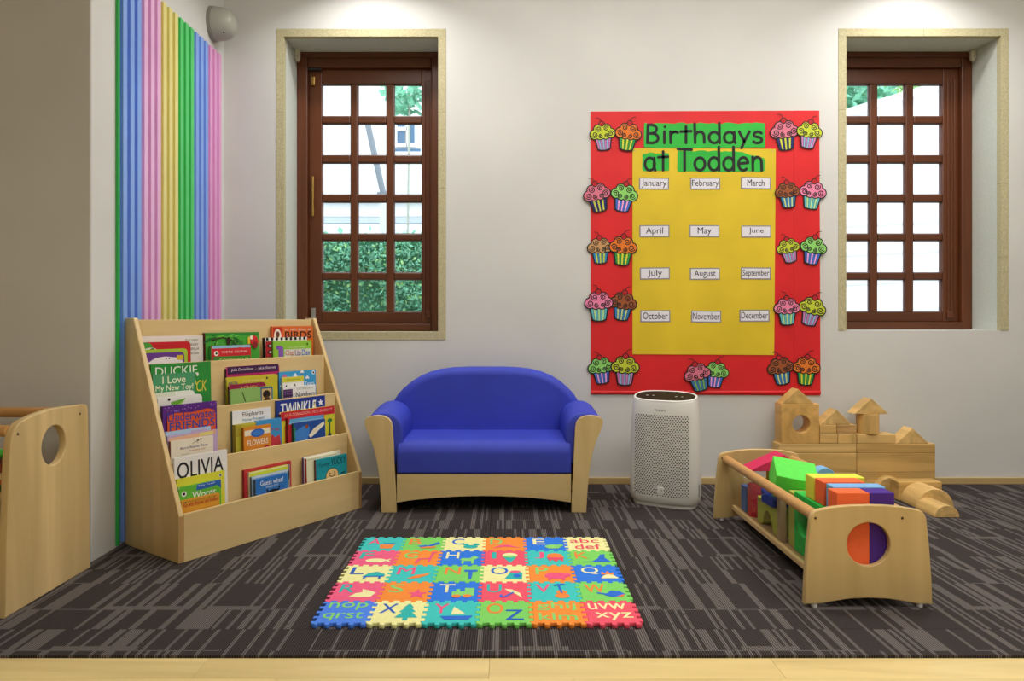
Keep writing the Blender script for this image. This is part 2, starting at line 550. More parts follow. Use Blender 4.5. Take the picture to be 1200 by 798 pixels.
# ------------------------------------------------------------------ carpet of loose-laid tiles
cp = thing('carpet', 'charcoal carpet with broken grey pinstripes covering the room floor', 'carpet', (0, 0, 0))
CM = carpet_mat()
TS = .4725
CACHE = {}
def ctile(x0, x1, y0, y1, ox, oy):
    k = (round(x0 - ox, 3), round(x1 - ox, 3), round(y0 - oy, 3), round(y1 - oy, 3))
    me = CACHE.get(k)
    if me is None:
        me = MB().box(k[0] + .0005, k[1] - .0005, k[2] + .0005, k[3] - .0005, -.02, 0).mesh('carpet_tile')
        me.materials.append(CM); CACHE[k] = me
    obj('carpet_tile', me, None, cp, loc=(ox, oy, 0))
rows = [1.827, 1.983, 1.983 + TS, 1.983 + 2 * TS, 1.983 + 3 * TS, WY - .001]
for r in range(5):
    y0, y1 = rows[r], rows[r + 1]
    for k in range(-8, 7):
        x0 = .41 + TS * k; x1 = x0 + TS
        ox, oy = (x0 + x1) / 2, (y1 - TS / 2 if r == 0 else y0 + TS / 2)
        x0 = max(x0, -3.295); x1 = min(x1, 3.595)
        if x1 <= x0: continue
        if y0 >= 2.52:
            if x1 <= FX: continue
            x0 = max(x0, FX)
            ctile(x0, x1, y0, y1, ox, oy)
        elif y1 > 2.53 and x0 < FX:
            if x1 > FX:
                ctile(FX, x1, y0, y1, ox, oy)
                ctile(x0, FX, y0, 2.53, ox, oy)
            else:
                ctile(x0, x1, y0, 2.53, ox, oy)
        else:
            ctile(x0, x1, y0, y1, ox, oy)

# ------------------------------------------------------------------ ribbed rainbow panel on the left wall
pn = thing('ribbed_wall_panel', 'tall wall panel of upright rainbow coloured ribs above the bookcase', 'wall panel', (FX, 2.70, 0))
groups = [('7fa4ea', 'blue'), ('e2b0da', 'pink'), ('ded486', 'yellow'), ('4dc96e', 'green'), ('7fa4ea', 'blue'), ('e09ed2', 'pink')]
ztop, zbot = 2.315, .012
y = .0
obj('edge_strip', MB().box(0, .012, -.012, 0, .008, ztop), mat('2fae4e', .4, 'paint', .02), pn, bevel=.001, label='green edge strip of the panel')
for gi, (c, nm) in enumerate(groups):
    y0 = gi * .1605
    gm = mat(c, .35, 'paint', .03, 5., 0, .45)
    obj('backing_board', MB().box(0, .0015, y0, y0 + .1605, zbot, ztop), gm, pn)
    for k in range(3):
        ya = y0 + k * .0535 + .018
        obj('rib', MB().box(.0015, .0150, ya, ya + .030, zbot, ztop), gm, pn, bevel=.0012, seg=1)

# ------------------------------------------------------------------ half-dome wall lamp near the corner
lp = thing('wall_sconce', 'grey half dome wall fitting high on the left wall in the corner', 'wall fitting', (FX, 3.575, 2.445))
rings = []
for i in range(9):
    a = PI / 2 * i / 8
    r = .088 * math.cos(a) ** .7 if i < 8 else .006
    xx = .02 + .105 * math.sin(a)
    rings.append([(xx, r * .85 * math.cos(2 * PI * j / 24), r * math.sin(2 * PI * j / 24)) for j in range(24)])
obj('dome', MB().loft(rings), mat('a6a69c', .35, 'plastic', .03), lp, smooth=50)
obj('back_plate', MB().loft([[(xx, r * .85 * math.cos(2 * PI * j / 24), r * math.sin(2 * PI * j / 24)) for j in range(24)] for xx, r in ((0, .09), (.02, .09))]), mat('8d8d84', .4, 'plastic', .03), lp, smooth=50)
obj('screw', MB().tube((.075, -.035, -.055), (.079, -.042, -.062), .004, n=8), BLACK, lp)

# ================================================================== OUTSIDE THE WINDOWS
struct('ground_outside', MB().box(-14, 14, 4.1, 26, -.5, -.4), mat('a8a59a', .9, 'paving', .1, 3.))
def leaves(name, pts, size, m, parent, seed):
    rnd = random.Random(seed)
    mb = MB()
    for p in pts:
        n = Vector((rnd.gauss(0, .7), rnd.gauss(-.7, .5), rnd.gauss(.5, .5))).normalized()
        u = n.orthogonal().normalized(); w = n.cross(u)
        a = rnd.random() * 6.3
        u, w = u * math.cos(a) + w * math.sin(a), w * math.cos(a) - u * math.sin(a)
        s = size * (.6 + .8 * rnd.random())
        p = Vector(p)
        k = len(mb.v)
        mb.v += [tuple(p - u * s), tuple(p + w * s * .5), tuple(p + u * s), tuple(p - w * s * .5)]
        mb.f.append([k, k + 1, k + 2, k + 3])
    return obj(name, mb, m, parent, kind='stuff')
hd = thing('hedge', 'clipped green hedge outside the left window', 'hedge', (-1.5, 6.0, -.4))
rnd = random.Random(3)
GR1 = mat('7cc0a0', .6, 'leaf', .35, 9.)
GR2 = mat('a4d488', .6, 'leaf', .3, 9.)
def hpt():
    x = rnd.uniform(-1.6, 1.6); z = rnd.uniform(.1, 2.05)
    yy = .06 * math.sin(x * 7) + .05 * math.sin(z * 9 + x * 4) + rnd.uniform(-.1, .06)
    return (x, yy, z)
obj('hedge_core', MB().box(-1.6, 1.6, .05, .6, 0, 2.0), mat('4a8262', .9, 'leaf', .3, 20.), hd)
leaves('leaf_cover', [hpt() for _ in range(20000)], .021, GR1, hd, 5)
leaves('young_leaves', [hpt() for _ in range(3500)], .021, GR2, hd, 6)
for i in range(1):
    pt = thing('parapet_shrub', 'straggling green shrubs on the white ledge above the hedge', 'shrub', (-1.9, 7.6, 1.56))
    obj('stem', MB().box(-1.4, 1.4, -.03, .03, 0, .05), mat('4a4034', .9, 'bark'), pt)
    leaves('leaf_cover', [(rnd.uniform(-1.4, 1.4), rnd.uniform(-.1, .1), abs(rnd.gauss(0, .10)) + .07) for _ in range(420)], .05, GR1, pt, 9)
WHITE = mat('f2f3f4', .8, 'render', .03, 2.)
WHITE2 = mat('c3cdd6', .8, 'render', .03, 2.)
ld = thing('garden_wall', 'low white rendered wall behind the hedge outside the left window', 'wall', (-1.9, 7.6, -.4))
obj('wall_body', MB().box(-2.6, 2.6, -.15, .15, 0, 1.90), WHITE, ld)
obj('coping', MB().box(-2.6, 2.6, -.2, .2, 1.90, 1.95), WHITE, ld)
hs = thing('white_house', 'white boarded house seen through the left window', 'building', (-2.5, 10., -.4))
obj('house_wall', MB().box(-2.8, 2.1, 0, 3, 0, 6.5), WHITE, hs)
for i in range(9):
    obj('siding_board', MB().box(-2.8, 2.1, -.035 - .012 * (i % 2), 0, 2.0 + i * .10, 2.09 + i * .10), WHITE2 if i in (0, 1, 2, 3, 7) else WHITE, hs)
for x0 in (-1.55, -1.28, -.6):
    obj('drain_pipe', MB().tube((x0, -.06, 3.1), (x0, -.06, 4.2), .045, n=8), WHITE2, hs)
obj('cornice', MB().box(-2.8, 2.1, -.12, 0, 3.0, 3.06), WHITE2, hs)
for k, (xa, xb, za, zb) in enumerate(((.925, 1.03, 3.86, 4.04), (.925, 1.03, 4.10, 4.17), (1.10, 1.17, 3.86, 4.15), (.88, 1.26, 3.74, 3.79))):
    w_ = obj('house_window', MB().box(xa, xb, -.03, 0, za, zb), mat('5f7f9f', .2, 'glass', .1), hs)
    obj('window_frame', MB().box(xa - .04, xb + .04, -.06, -.03, za - .05, za).box(xa - .04, xa, -.06, -.03, za, zb), WHITE, w_)
pl = thing('leaning_post', 'grey slanting post outside the middle of the left window', 'post', (-1.1, 7.0, -.4))
a0, a1 = Vector((-.38, .35, 3.40)), Vector((-.215, .35, 2.66))
PGREY = mat('8b929c', .6, 'paint')
obj('post', MB().tube(a1, a0, .033, n=10), PGREY, pl, smooth=40)
obj('foot_plate', MB().box(-.27, -.16, .29, .41, 2.62, 2.66), PGREY, pl)
obj('pedestal', MB().box(-.245, -.185, .32, .38, 0, 2.62), WHITE, pl)
def tree(loc, r, h, lab, n, seed, m):
    t = thing('tree', lab, 'tree', loc)
    obj('trunk', MB().tube((0, 0, 0), (.05, 0, h), .022, .012, n=8), mat('b4b8ac', .9, 'bark'), t)
    rn = random.Random(seed); pts = []
    for _ in range(n):
        v = Vector((rn.gauss(0, 1), rn.gauss(0, 1), rn.gauss(0, 1))).normalized() * r * (.4 + .6 * rn.random())
        pts.append((v.x, v.y, h + v.z * .8))
    leaves('crown', pts, .085, m, t, seed)
tree((-1.27, 8.7, -.4), .34, 4.16, 'leafy tree outside the top right panes of the left window', 110, 21, GR1)

# right window: a big white gable wall, roof edge rising to the right, trees above it
gb = thing('white_gable', 'white rendered wall filling the view through the right window', 'building', (4.2, 7.5, -.4))
obj('gable_wall', MB().prism([(-2.2, 0), (3.2, 0), (3.2, 4.65), (-2.2, 3.05)], 'W', -2.5, 0), WHITE, gb)
obj('roof_edge', MB().prism([(-2.25, 2.98), (3.25, 4.61), (3.25, 4.69), (-2.25, 3.06)], 'W', 0, .12), WHITE, gb)
for i in range(5):
    z = 2.55 - i * .32
    obj('wall_groove', MB().prism([(-2.2, z), (3.2, z + .25), (3.2, z + .28), (-2.2, z + .03)], 'W', 0, .015), mat('dde1e6', .8, 'render', .02), gb)
tree((5.25, 11.2, -.4), 1.1, 4.9, 'bushy green tree beyond the white wall outside the right window', 1900, 31, GR1)
tree((8.0, 14.2, -.4), 1.1, 6.1, 'paler green tree right of the bushy one beyond the white wall', 1300, 33, GR2)
# ================================================================== BULLETIN BOARD
def wx(px): return (px - 592) / 214.4
def wz(py): return .9 + (374 - py) / 214.4
K = 1 / 214.4
bd = thing('bulletin_board', 'red paper bulletin board with a yellow centre sheet on the back wall', 'bulletin board', (wx(826), WY - .0006, wz(297)))
def rel(px, py): return (wx(px) - bd.location.x, wz(py) - bd.location.z)
RED = mat('d8262a', .5, 'paper', .06, 5., .06, .3)
def sheet(name, pts, m, t0, t1): return obj(name, MB().prism([rel(*p) for p in pts][::-1], 'W', t0, t1), m, bd)
sheet('red_paper', [(692, 131), (931.5, 130), (931.5, 463), (692.5, 462)], RED, 0, .004)
sheet('red_paper', [(930, 130), (959.5, 130), (961, 463), (930, 463)], RED, 0, .0052)
# rolled-up bottom edge
me = MB()
xa, _ = rel(692.5, 0); xb, _ = rel(961, 0); _, zb = rel(0, 462)
rr = [(xa, -(.004 + .006 * math.sin(a)), zb + .010 - .010 * math.cos(a)) for a in [PI * .9 * i / 6 for i in range(7)]]
n = len(rr)
me.v = [p for p in rr] + [(xb, p[1], p[2]) for p in rr]
me.f = [[i, i + n, i + n + 1, i + 1] for i in range(n - 1)]
obj('curled_edge', me, RED, bd, smooth=60)
YEL = mat('dcbf2c', .55, 'paper', .08, 4., .10, .3)
sheet('yellow_sheet', [(741, 174), (908.5, 175), (906.5, 416), (741, 415)], YEL, .0055, .007)
for px, py in ((744, 177), (905, 178), (744, 412), (903, 413)):
    x, z = rel(px, py)
    obj('staple', MB().box(x - .006, x + .006, -.0082, -.007, z - .0008, z + .0008), STEEL, bd)

# title strips with hand-drawn round lettering
GREEN = mat('2fb53f', .55, 'paper', .10, 8., .05, .3)
def wavy(x0, x1, y0, y1, seed, top=None):
    r = random.Random(seed); pts = []
    n = max(8, int((x1 - x0) / 5))
    for i in range(n + 1):
        x = x0 + (x1 - x0) * i / n
        yt = y0 + (top(x) if top else 0) + r.uniform(-.9, .9)
        pts.append((x, yt))
    pts += [(x1 + .8, y0 + (top(x1) if top else 0) + 3), (x1 + .8, y1 - 2)]
    for i in range(n + 1):
        x = x1 + (x0 - x1) * i / n
        pts.append((x, y1 + r.uniform(-.5, .5)))
    pts += [(x0 - .8, y1 - 3), (x0 - .6, y0 + 3)]
    return pts
def A(cx, cy, rx, ry, a0, a1, n=14): return [(cx + rx * math.cos(math.radians(a)), cy + ry * math.sin(math.radians(a))) for a in [a0 + (a1 - a0) * i / n for i in range(n + 1)]]
# strokes on an x-height of 1, ascender 1.75 (y up)
GL = {
 'B': (.95, [[(.1, 0), (.14, 1.6)], [(.14, 1.6)] + A(.35, 1.22, .38, .38, 90, -80) + [(.16, .82)], [(.16, .84)] + A(.42, .42, .42, .42, 80, -95) + [(.1, .02)]]),
 'i': (.30, [[(.15, 0), (.15, 1.0)], [(.18, 1.42), (.19, 1.43)]]),
 'r': (.62, [[(.12, 0), (.1, 1.0)], [(.12, .62)] + A(.42, .66, .28, .32, 160, 60) + [(.6, .9)]]),
 't': (.75, [[(.38, 0), (.38, 1.45)], [(.02, 1.0), (.74, 1.04)]]),
 'h': (.82, [[(.1, 0), (.06, 1.7)], [(.1, .55)] + A(.41, .58, .30, .40, 165, 10) + [(.72, .03)]]),
 'd': (.88, [[(.78, 0), (.76, 1.75)], A(.42, .48, .36, .48, 30, 390, 22)]),
 'a': (.86, [A(.42, .48, .36, .48, 40, 400, 22), [(.74, .95), (.72, .35), (.82, 0)]]),
 'y': (.78, [[(.06, 1.0), (.4, .12)], [(.76, 1.0), (.4, .12), (.22, -.45)]]),
 's': (.72, [A(.40, .74, .27, .24, 30, 230, 10) + A(.36, .26, .30, .27, 70, -150, 12)]),
 'T': (1.0, [[(.02, 1.6), (1.0, 1.55)], [(.5, 1.58), (.5, 0)]]),
 'o': (.84, [A(.42, .47, .36, .47, 90, 450, 22)]),
 'e': (.82, [[(.1, .5), (.72, .56)] + A(.42, .48, .34, .48, 10, 310, 20)]),
 'n': (.84, [[(.12, 0), (.1, 1.0)], [(.12, .55)] + A(.43, .56, .30, .42, 165, 10) + [(.74, 0)]]),
}
def word(parent, s, px0, px1, pybase, xh, w, orgx, orgz, t):
    tot = sum(GL[c][0] for c in s) + .16 * (len(s) - 1)
    kx = (px1 - px0) / tot
    x = px0
    for c in s:
        mb = MB()
        for st in GL[c][1]:
            mb.stroke([((wx(x + p[0] * kx) - orgx), (wz(pybase - p[1] * xh) - orgz)) for p in st], w * K, 'W', t)
        obj('letter', mb, BLACK, parent)
        x += (GL[c][0] + .16) * kx
def strip(pts, cx, cy, lab, words):
    t = thing('title_strip', lab, 'title strip', (wx(cx), WY - .0075, wz(cy)))
    obj('green_paper', curve_mesh([[(wx(p[0]) - t.location.x, wz(p[1]) - t.location.z) for p in pts]], 'W', 0, .0012), GREEN, t)
    for w_ in words: word(t, *w_, t.location.x, t.location.z, .0016)
strip(wavy(755, 895, 145, 173.5, 1), 825, 159, 'torn green paper strip lettered Birthdays at the top of the red board', [('Birthdays', 756.5, 893, 168, 13.2, 3.4)])
strip(wavy(753, 783, 180, 200.5, 2), 768, 190, 'small torn green strip lettered at, below the start of the top strip', [('at', 754.5, 782.5, 200, 15.2, 3.2)])
strip(wavy(794, 894.5, 177.5, 201.5, 3, lambda x: max(0, (x - 862) * .24) if x > 862 else 0), 844, 189, 'torn green strip lettered Todden at the upper right of the yellow sheet', [('Todden', 793.5, 893.5, 200, 15.6, 3.4)])

# month cards
months = [('January', 766, 215.5), ('February', 826, 215.5), ('March', 885, 215), ('April', 766.5, 271), ('May', 825, 271), ('June', 885.5, 271.5),
          ('July', 767, 320.5), ('August', 825.5, 321), ('September', 885, 320.5), ('October', 767.5, 370.5), ('November', 827, 371), ('December', 883.5, 370)]
CARD = paper('e2e0ea'); CARDB = paper('8c8a90')
for nm, cx, cy in months:
    t = thing('month_card', 'small white name card lettered %s on the yellow sheet' % nm, 'name card', (wx(cx), WY - .0075, wz(cy)), (0, math.radians(random.uniform(-1, 1)), 0), 'month cards on the yellow sheet')
    w2, h2 = 17.5 * K, 7 * K
    obj('card', MB().box(-w2, w2, -.0015, 0, -h2, h2), CARDB, t)
    i = 1.3 * K
    obj('card_face', MB().face([(-w2 + i, -h2 + i), (w2 - i, -h2 + i), (w2 - i, h2 - i), (-w2 + i, h2 - i)], 'W', .0017), CARD, t)
    tw = {3: 16, 4: 17, 5: 20, 6: 25, 7: 29}.get(len(nm), 31) * K / 2
    lo = -5.2 * K if any(c in nm for c in 'ypg') else -3.4 * K
    obj('month_name', text_mesh(nm, 'W', -tw, tw, lo, 4.4 * K, .002, .008), mat('24242c', .6, 'ink', .02), t)

# cupcake cut-outs
FRO = [(-.33, .21, .185), (.33, .21, .185), (-.11, .14, .15), (.12, .14, .15), (-.17, .42, .165), (.18, .42, .165), (0, .3, .24), (.0, .47, .17)]
SPI = [(-.33, .20, .12, 200), (.34, .19, .115, 20), (-.08, .11, .085, 90), (.15, .12, .085, 300), (-.15, .43, .115, 150), (.18, .43, .11, 30)]
def discs(grow, t):
    m = MB()
    for i, (x, y, r) in enumerate(FRO): m.face(ell(x, y, r + grow, n=20), 'W', t + i * 3e-5)
    return m
def shape_cc():
    d = {}
    m = discs(.045, 0.0014)
    m.prism([(-.40, .16), (-.28, -.45), (-.14, -.50), (.14, -.50), (.28, -.45), (.40, .16)], 'W', 0, .0014)
    for x, y, r in FRO: m.prism(ell(x, y, r + .045, n=14), 'W', 0, .0013)
    d['card_outline'] = m.mesh('card_outline')
    top, bot = .34, .235
    ca, cb = MB(), MB()
    for i in range(7):
        a0, a1 = -1 + 2 * i / 7, -1 + 2 * (i + 1) / 7
        yb = lambda a: -.46 + .05 * a * a
        (ca if i % 2 == 0 else cb).face([(a0 * bot, yb(a0)), (a1 * bot, yb(a1)), (a1 * top, .16), (a0 * top, .16)], 'W', .0018)
    d['wrapper_stripe_a'] = ca.mesh('wrapper_stripes'); d['wrapper_stripe_b'] = cb.mesh('wrapper_stripes')
    m = MB()
    for i in range(1, 7):
        a = -1 + 2 * i / 7
        m.stroke([(a * bot, -.45), (a * top, .16)], .014, 'W', .0020)
    d['rim'] = discs(.042, .0021).mesh('frosting_rim')
    d['frosting'] = discs(0, .0024).mesh('frosting')
    for cx, cy, r, a in SPI:
        pts = []
        for k in range(17):
            q = k / 16
            rr = 1.12 * r * (1 - .8 * q)
            an = math.radians(a + 560 * q)
            pts.append((cx + rr * math.cos(an), cy + rr * math.sin(an)))
        m.stroke(pts, .036, 'W', .0027)
    d['ink_swirls'] = m.mesh('ink_swirls')
    d['cherry_rim'] = MB().face(ell(.0, .63, .125, n=20), 'W', .0029).mesh('cherry_rim')
    d['cherry'] = MB().face(ell(.0, .63, .09, n=20), 'W', .0032).mesh('cherry')
    d['stem'] = MB().stroke([(.0, .70), (-.02, .80), (-.08, .87), (-.2, .90)], .026, 'W', .0030).mesh('stem')
    return d
CCM = shape_cc()
FC = dict(lime='c3cf3a', orange='e07a2a', pink='d8778f', green='8fd46e', tan='c79a66', rose='ea86ac', brown='9c5630')
WC = dict(lime=('c77bb4', '8fb6d8'), orange=('2f9a45', 'd8dd4a'), pink=('2c2a72', 'c9cf4c'), green=('3b6fd0', 'e7a7e0'), tan=('2f86c4', 'c9dd5a'), rose=('5fb8c8', 'b5e09a'), brown=('2f7fc0', 'c5d59c'), mint=('3f79b8', '77b86a'))
NAMES = dict(lime='lime green', orange='orange', pink='dusky pink', green='pale green', tan='tan', rose='bright pink', brown='brown')
def cc(kind, px0, px1, pym, tilt, lab, lift, wr=None, zs=1, mirror=False):
    s = (px1 - px0) / 1.11 * K
    cx = (px0 + px1) / 2
    y0 = pym + .115 * (px1 - px0) / 1.11
    t = thing('cupcake_cutout', lab, 'paper cutout', (wx(cx), WY - .0078 - lift, wz(y0)), (0, math.radians(tilt), 0), 'cupcake cutouts around the red board')
    a, b2 = WC[wr or kind]
    def sub(k, nm, m, par):
        o = bpy.data.objects.new(nm, CCM[k].copy()); o.data.materials.append(m); COL.objects.link(o); o.parent = par
        o.scale = (-s if mirror else s, 1, s)
        return o
    sub('card_outline', 'card_outline', BLACK, t)
    sub('wrapper_stripe_a', 'wrapper_stripes', paper(a), t); sub('wrapper_stripe_b', 'wrapper_stripes', paper(b2), t)
    sub('rim', 'frosting_outline', BLACK, t)
    sub('frosting', 'frosting', paper(FC[kind]), t)
    sub('ink_swirls', 'ink_swirls', BLACK, t)
    sub('stem', 'stem', BLACK, t)
    sub('cherry_rim', 'cherry_outline', BLACK, t); sub('cherry', 'cherry', paper('b8262c'), t)
L_, R_ = 'left edge', 'right edge'
rown = ['top', 'second', 'third', 'fourth', 'bottom']
data = [
 ('l', 0, 'lime', 691, 722, 160, 6), ('l', 0, 'orange', 719, 751, 160, -8),
 ('l', 1, 'pink', 684, 717, 231, 12), ('l', 1, 'green', 714, 746.5, 231, -10),
 ('l', 2, 'tan', 688, 718, 293, 3), ('l', 2, 'orange', 712.5, 746, 293, -4),
 ('l', 3, 'rose', 684.5, 718.5, 358, 2), ('l', 3, 'brown', 713, 745.5, 358, -8),
 ('l', 4, 'green', 689, 720, 433, 8), ('l', 4, 'lime', 715, 749, 433, -2),
 ('r', 0, 'pink', 902, 936.5, 158, 6), ('r', 0, 'lime', 931, 962, 158, -8),
 ('r', 1, 'brown', 907.5, 937, 228, 6), ('r', 1, 'rose', 934.5, 967, 228, -8),
 ('r', 2, 'lime', 910, 938, 293, 12), ('r', 2, 'green', 935, 967, 293, -10),
 ('r', 3, 'rose', 905.5, 937, 364, 2), ('r', 3, 'lime', 933, 966, 364, -14),
 ('r', 4, 'brown', 899, 931, 433.5, 10), ('r', 4, 'orange', 927, 960, 433.5, -4),
]
for i, (sd, r, k, a, b2, ym, tl) in enumerate(data):
    side = 'left' if sd == 'l' else 'right'
    fellow = data[i ^ 1][2]
    lab = '%s frosted cupcake beside the %s one, %s pair down the %s edge' % (NAMES[k], NAMES[fellow], rown[r], side)
    cc(k, a, b2, ym, -tl, lab, .0036 if i % 2 == (1 if r != 1 and r != 3 else 0) else 0, mirror=(i % 2 == 1))
cc('pink', 802, 834, 441, -14, 'dusky pink frosted cupcake with a pale green one behind it, middle of the bottom edge', .0036, 'mint')
cc('green', 823, 853, 438, 8, 'pale green frosted cupcake behind a dusky pink one, middle of the bottom edge', 0, mirror=True)
# ================================================================== BOOKCASE (tiered display) at an angle in the left corner
SA = math.atan2(.824, .566)
sh = thing('display_bookcase', 'angled birch display bookcase with four tiers of picture books in the left corner', 'bookcase', (-1.199, 2.508, 0), (0, 0, SA))
# local frame: x along the front, y to the back
SW, SD, ST = .909, .388, .019
LED = [.178, .353, .541, .724]
VF = [0.0] + [.325 * (z - .18) / .73 for z in LED[1:]] + [.338]
side = [(0, 0), (SD, 0), (SD, .905), (.325, .905), (.0, .176)]
for xa in (0, SW - ST):
    m = MB()
    n = len(side)
    m.v = [(xa, p[0], p[1]) for p in side] + [(xa + ST, p[0], p[1]) for p in side]
    m.f = [[i for i in range(n)][::-1], [n + i for i in range(n)]] + [[i, (i + 1) % n, n + (i + 1) % n, n + i] for i in range(n)]
    obj('side_panel', m, birch('z', 'd6bb86', .08, .30), sh, bevel=.003)
    obj('edge_band', MB().box(xa + .002, xa + ST - .002, -.0006, .0, .004, .172), mat('b08a58', .5, 'wood', .2, 9., 0, .4, 'z'), sh, label='darker plywood end grain')
x0, x1 = ST + .0005, SW - ST - .0005
BX = birch('x', 'd9bf8a', .09, .36)
obj('front_ledge', MB().box(x0, x1, .0, .014, .0, LED[0]), BX, sh, bevel=.002)
for i in range(1, 4):
    obj('tier_board', MB().box(x0, x1, VF[i], VF[i] + .012, LED[i - 1] - .112, LED[i]), BX, sh, bevel=.002)
obj('back_panel', MB().box(x0, x1, VF[4], VF[4] + .012, LED[3] - .112, .898), BX, sh, bevel=.002)
for i in range(4):
    a = VF[i] + (.0145 if i == 0 else .0125)
    obj('tier_floor', MB().box(x0, x1, a, VF[i + 1] - .0005, LED[i] - .112, LED[i] - .100), BX, sh)

# ------------------------------------------------------------------ books
CU, SU = math.cos(SA), math.sin(SA)
TILT = .03
PAGE = paper('e4dfd2', .8)
def book(tier, u0, w, top, th, v, cover, spine, lab, ops, roundc=False, grp=None):
    zf = LED[tier - 1] - .0995
    h = top - zf
    u0 = max(u0, .0215)
    w = min(w, SW - ST - .002 - u0)
    vb = v - TILT * h
    X = -1.199 + u0 * CU - vb * SU
    Y = 2.508 + u0 * SU + vb * CU
    t = thing('picture_book', lab, 'book', (X, Y, zf), (-TILT, 0, SA))
    cm = paper(cover, .42); sm = paper(spine, .5)
    c = .0016
    if roundc:
        r = .016
        pts = [(0, 0), (w, 0), (w, h - r)] + arc(w - r, h - r, r, r, 0, 90, 5) + arc(r * .6, h - r * .6, r * .6, r * .6, 90, 180, 4)
        obj('cover', MB().prism(pts, 'W', -c, 0).prism(pts, 'W', -th, -th + c), cm, t)
        pts2 = [(.001, .001), (w - .002, .001), (w - .002, h - r)] + arc(w - r - .002, h - r - .001, r, r, 0, 90, 5) + [(.003, h - .004)]
        obj('pages', MB().prism(pts2, 'W', -th + c, -c), PAGE, t)
    else:
        obj('cover', MB().box(0, w, 0, c, 0, h).box(0, w, th - c, th, 0, h), cm, t)
        obj('pages', MB().box(.0012, w - .003, c, th - c, .003, h - .003), PAGE, t)
    obj('spine', MB().box(-.0012, .0008, 0, th, 0, h - (.008 if roundc else 0)), sm, t)
    draw(ops, t, 'W', w, (0, h), down=True)
    return t
def T(s, x0, x1, y0, y1, c='ffffff', bold=.015, sl=0): return ('t', s, x0, x1, y0, y1, c, bold, sl)
R = lambda x0, x1, y0, y1, c: ('r', x0, x1, y0, y1, c)
E_ = lambda cx, cy, rx, ry, c: ('e', cx, cy, rx, ry, c)
PL = lambda pts, c: ('p', pts, c)
SK = lambda pts, w, c: ('s', pts, w, c)
K1 = '1c1a20'
def leafy(x0, x1, y0, y1, n, seed, cs):
    r = random.Random(seed); o = []
    for i in range(n):
        x, y = r.uniform(x0, x1), r.uniform(y0, y1); a = r.uniform(-1.2, 1.2); l = r.uniform(.05, .10)
        dx, dy = l * math.cos(a), l * math.sin(a)
        o.append(PL([(x - dx, y - dy), (x - dy * .3, y + dx * .3), (x + dx, y + dy), (x + dy * .3, y - dx * .3)], r.choice(cs)))
    return o
# --- top tier
book(4, .024, .267, .832, .012, .319, 'e6e0da', 'ddd6cf', 'large white book with small grey lettering at its right, back of top left stack',
     [T('THE VERY', .70, .92, .06, .10, '4a4a4c', .0), T('HUNGRY', .74, .92, .125, .17, '4a4a4c', 0), T('CATERPILLAR', .70, .93, .195, .235, '4a4a4c', 0), T('Eric Carle', .76, .92, .26, .30, '4a4a4c', 0)])
book(4, .0235, .203, .808, .010, .304, 'c5202c', '9a1822', 'red board book with a green corner picture in the top left stack',
     [E_(.05, .10, .16, .10, '4f9a3e'), E_(.16, .20, .16, .09, 'e8e2d8'), E_(.2, .15, .05, .03, '3a6b30')], True)
book(4, .023, .181, .779, .010, .289, 'a9c83c', '7a9a28', 'lime green framed board book in the top left stack', [R(0, .9, .10, .4, '7fa832')], True)
book(4, .0225, .160, .766, .010, .276, '6a3d92', '4f2c70', 'purple board book with a big white shape, front of the top left stack',
     [PL([(.02, .4), (.05, .24), (.25, .13), (.5, .10), (.8, .14), (.95, .22), (.97, .4)], 'ece6ea'), R(.80, .97, .08, .2, 'd9b83c'), E_(.52, .15, .02, .02, K1), E_(.6, .15, .02, .02, K1)], True)
book(4, .296, .268, .841, .020, .309, '48a83a', '5a1a22', 'green jungle book with a red parrot at its top right, top middle stack',
     [R(0, 1, .0, .05, '2f8a34')] + leafy(.04, .55, .02, .2, 14, 4, ['1f6a2a', '2c8036', '67c048']) +
     [SK([(.1, .12), (.3, .08), (.5, .14)], .02, '3a2a1a'), E_(.40, .14, .035, .07, '33241c'), T('First', .46, .68, .12, .20, '2a5c2c', .0, .2), PL([(.78, .1), (.86, .04), (.94, .08), (.97, .18), (.90, .24), (.82, .2)], 'cf2c30'), E_(.83, .09, .035, .035, 'f0e6c8'), R(.76, .80, .08, .2, 'e6c23a'), E_(.9, .22, .05, .06, '8a1d26')])
book(4, .308, .194, .785, .015, .284, 'cf2a34', '2f9a48', 'red and blue picture book with a green hill, front of the top middle stack',
     [R(.02, .98, .0, .06, '8ec3e2'), PL([(.03, .12), (.4, .10), (.7, .05), (.98, .08), (.98, .2), (.03, .22)], 'd42f38'), E_(.12, .17, .055, .055, 'f4efe6'), E_(.12, .17, .025, .025, K1), T('WE\'RE GOING', .24, .9, .12, .17, 'f0d8d0', 0), R(.04, .98, .24, .5, '3f8a36'), T('GOODNIGHT', .18, .92, .29, .37, 'd7e06a', .0)])
book(4, .640, .243, .866, .010, .319, 'd96a2c', 'b84a20', 'orange bird book lettered BIRDS, back of the top right stack',
     [R(.02, .25, .02, .36, 'b8341f'), E_(.13, .19, .085, .14, 'e9dccb'), E_(.13, .16, .045, .06, '6a4030'), R(.07, .2, .25, .36, '8a4a34'), T('MY FIRST BOOK OF', .30, .95, .05, .09, 'f2d8b8', 0), T('BIRDS', .30, .95, .105, .24, K1, .03)])
book(4, .585, .240, .814, .020, .294, 'f0ede8', '2a1a1e', 'thick book with a black and white checkered top and zebra spine, top right',
     [R(.02 + .11 * i, .075 + .11 * i, .0, .055, K1) for i in range(9)] + [R(0, .2, .07, .6, 'a8242c')] + [E_(.1, .16 + .12 * i, .06, .035, K1) for i in range(4)] + [E_(.1, .16 + .12 * i, .03, .018, 'f0ede8') for i in range(4)])
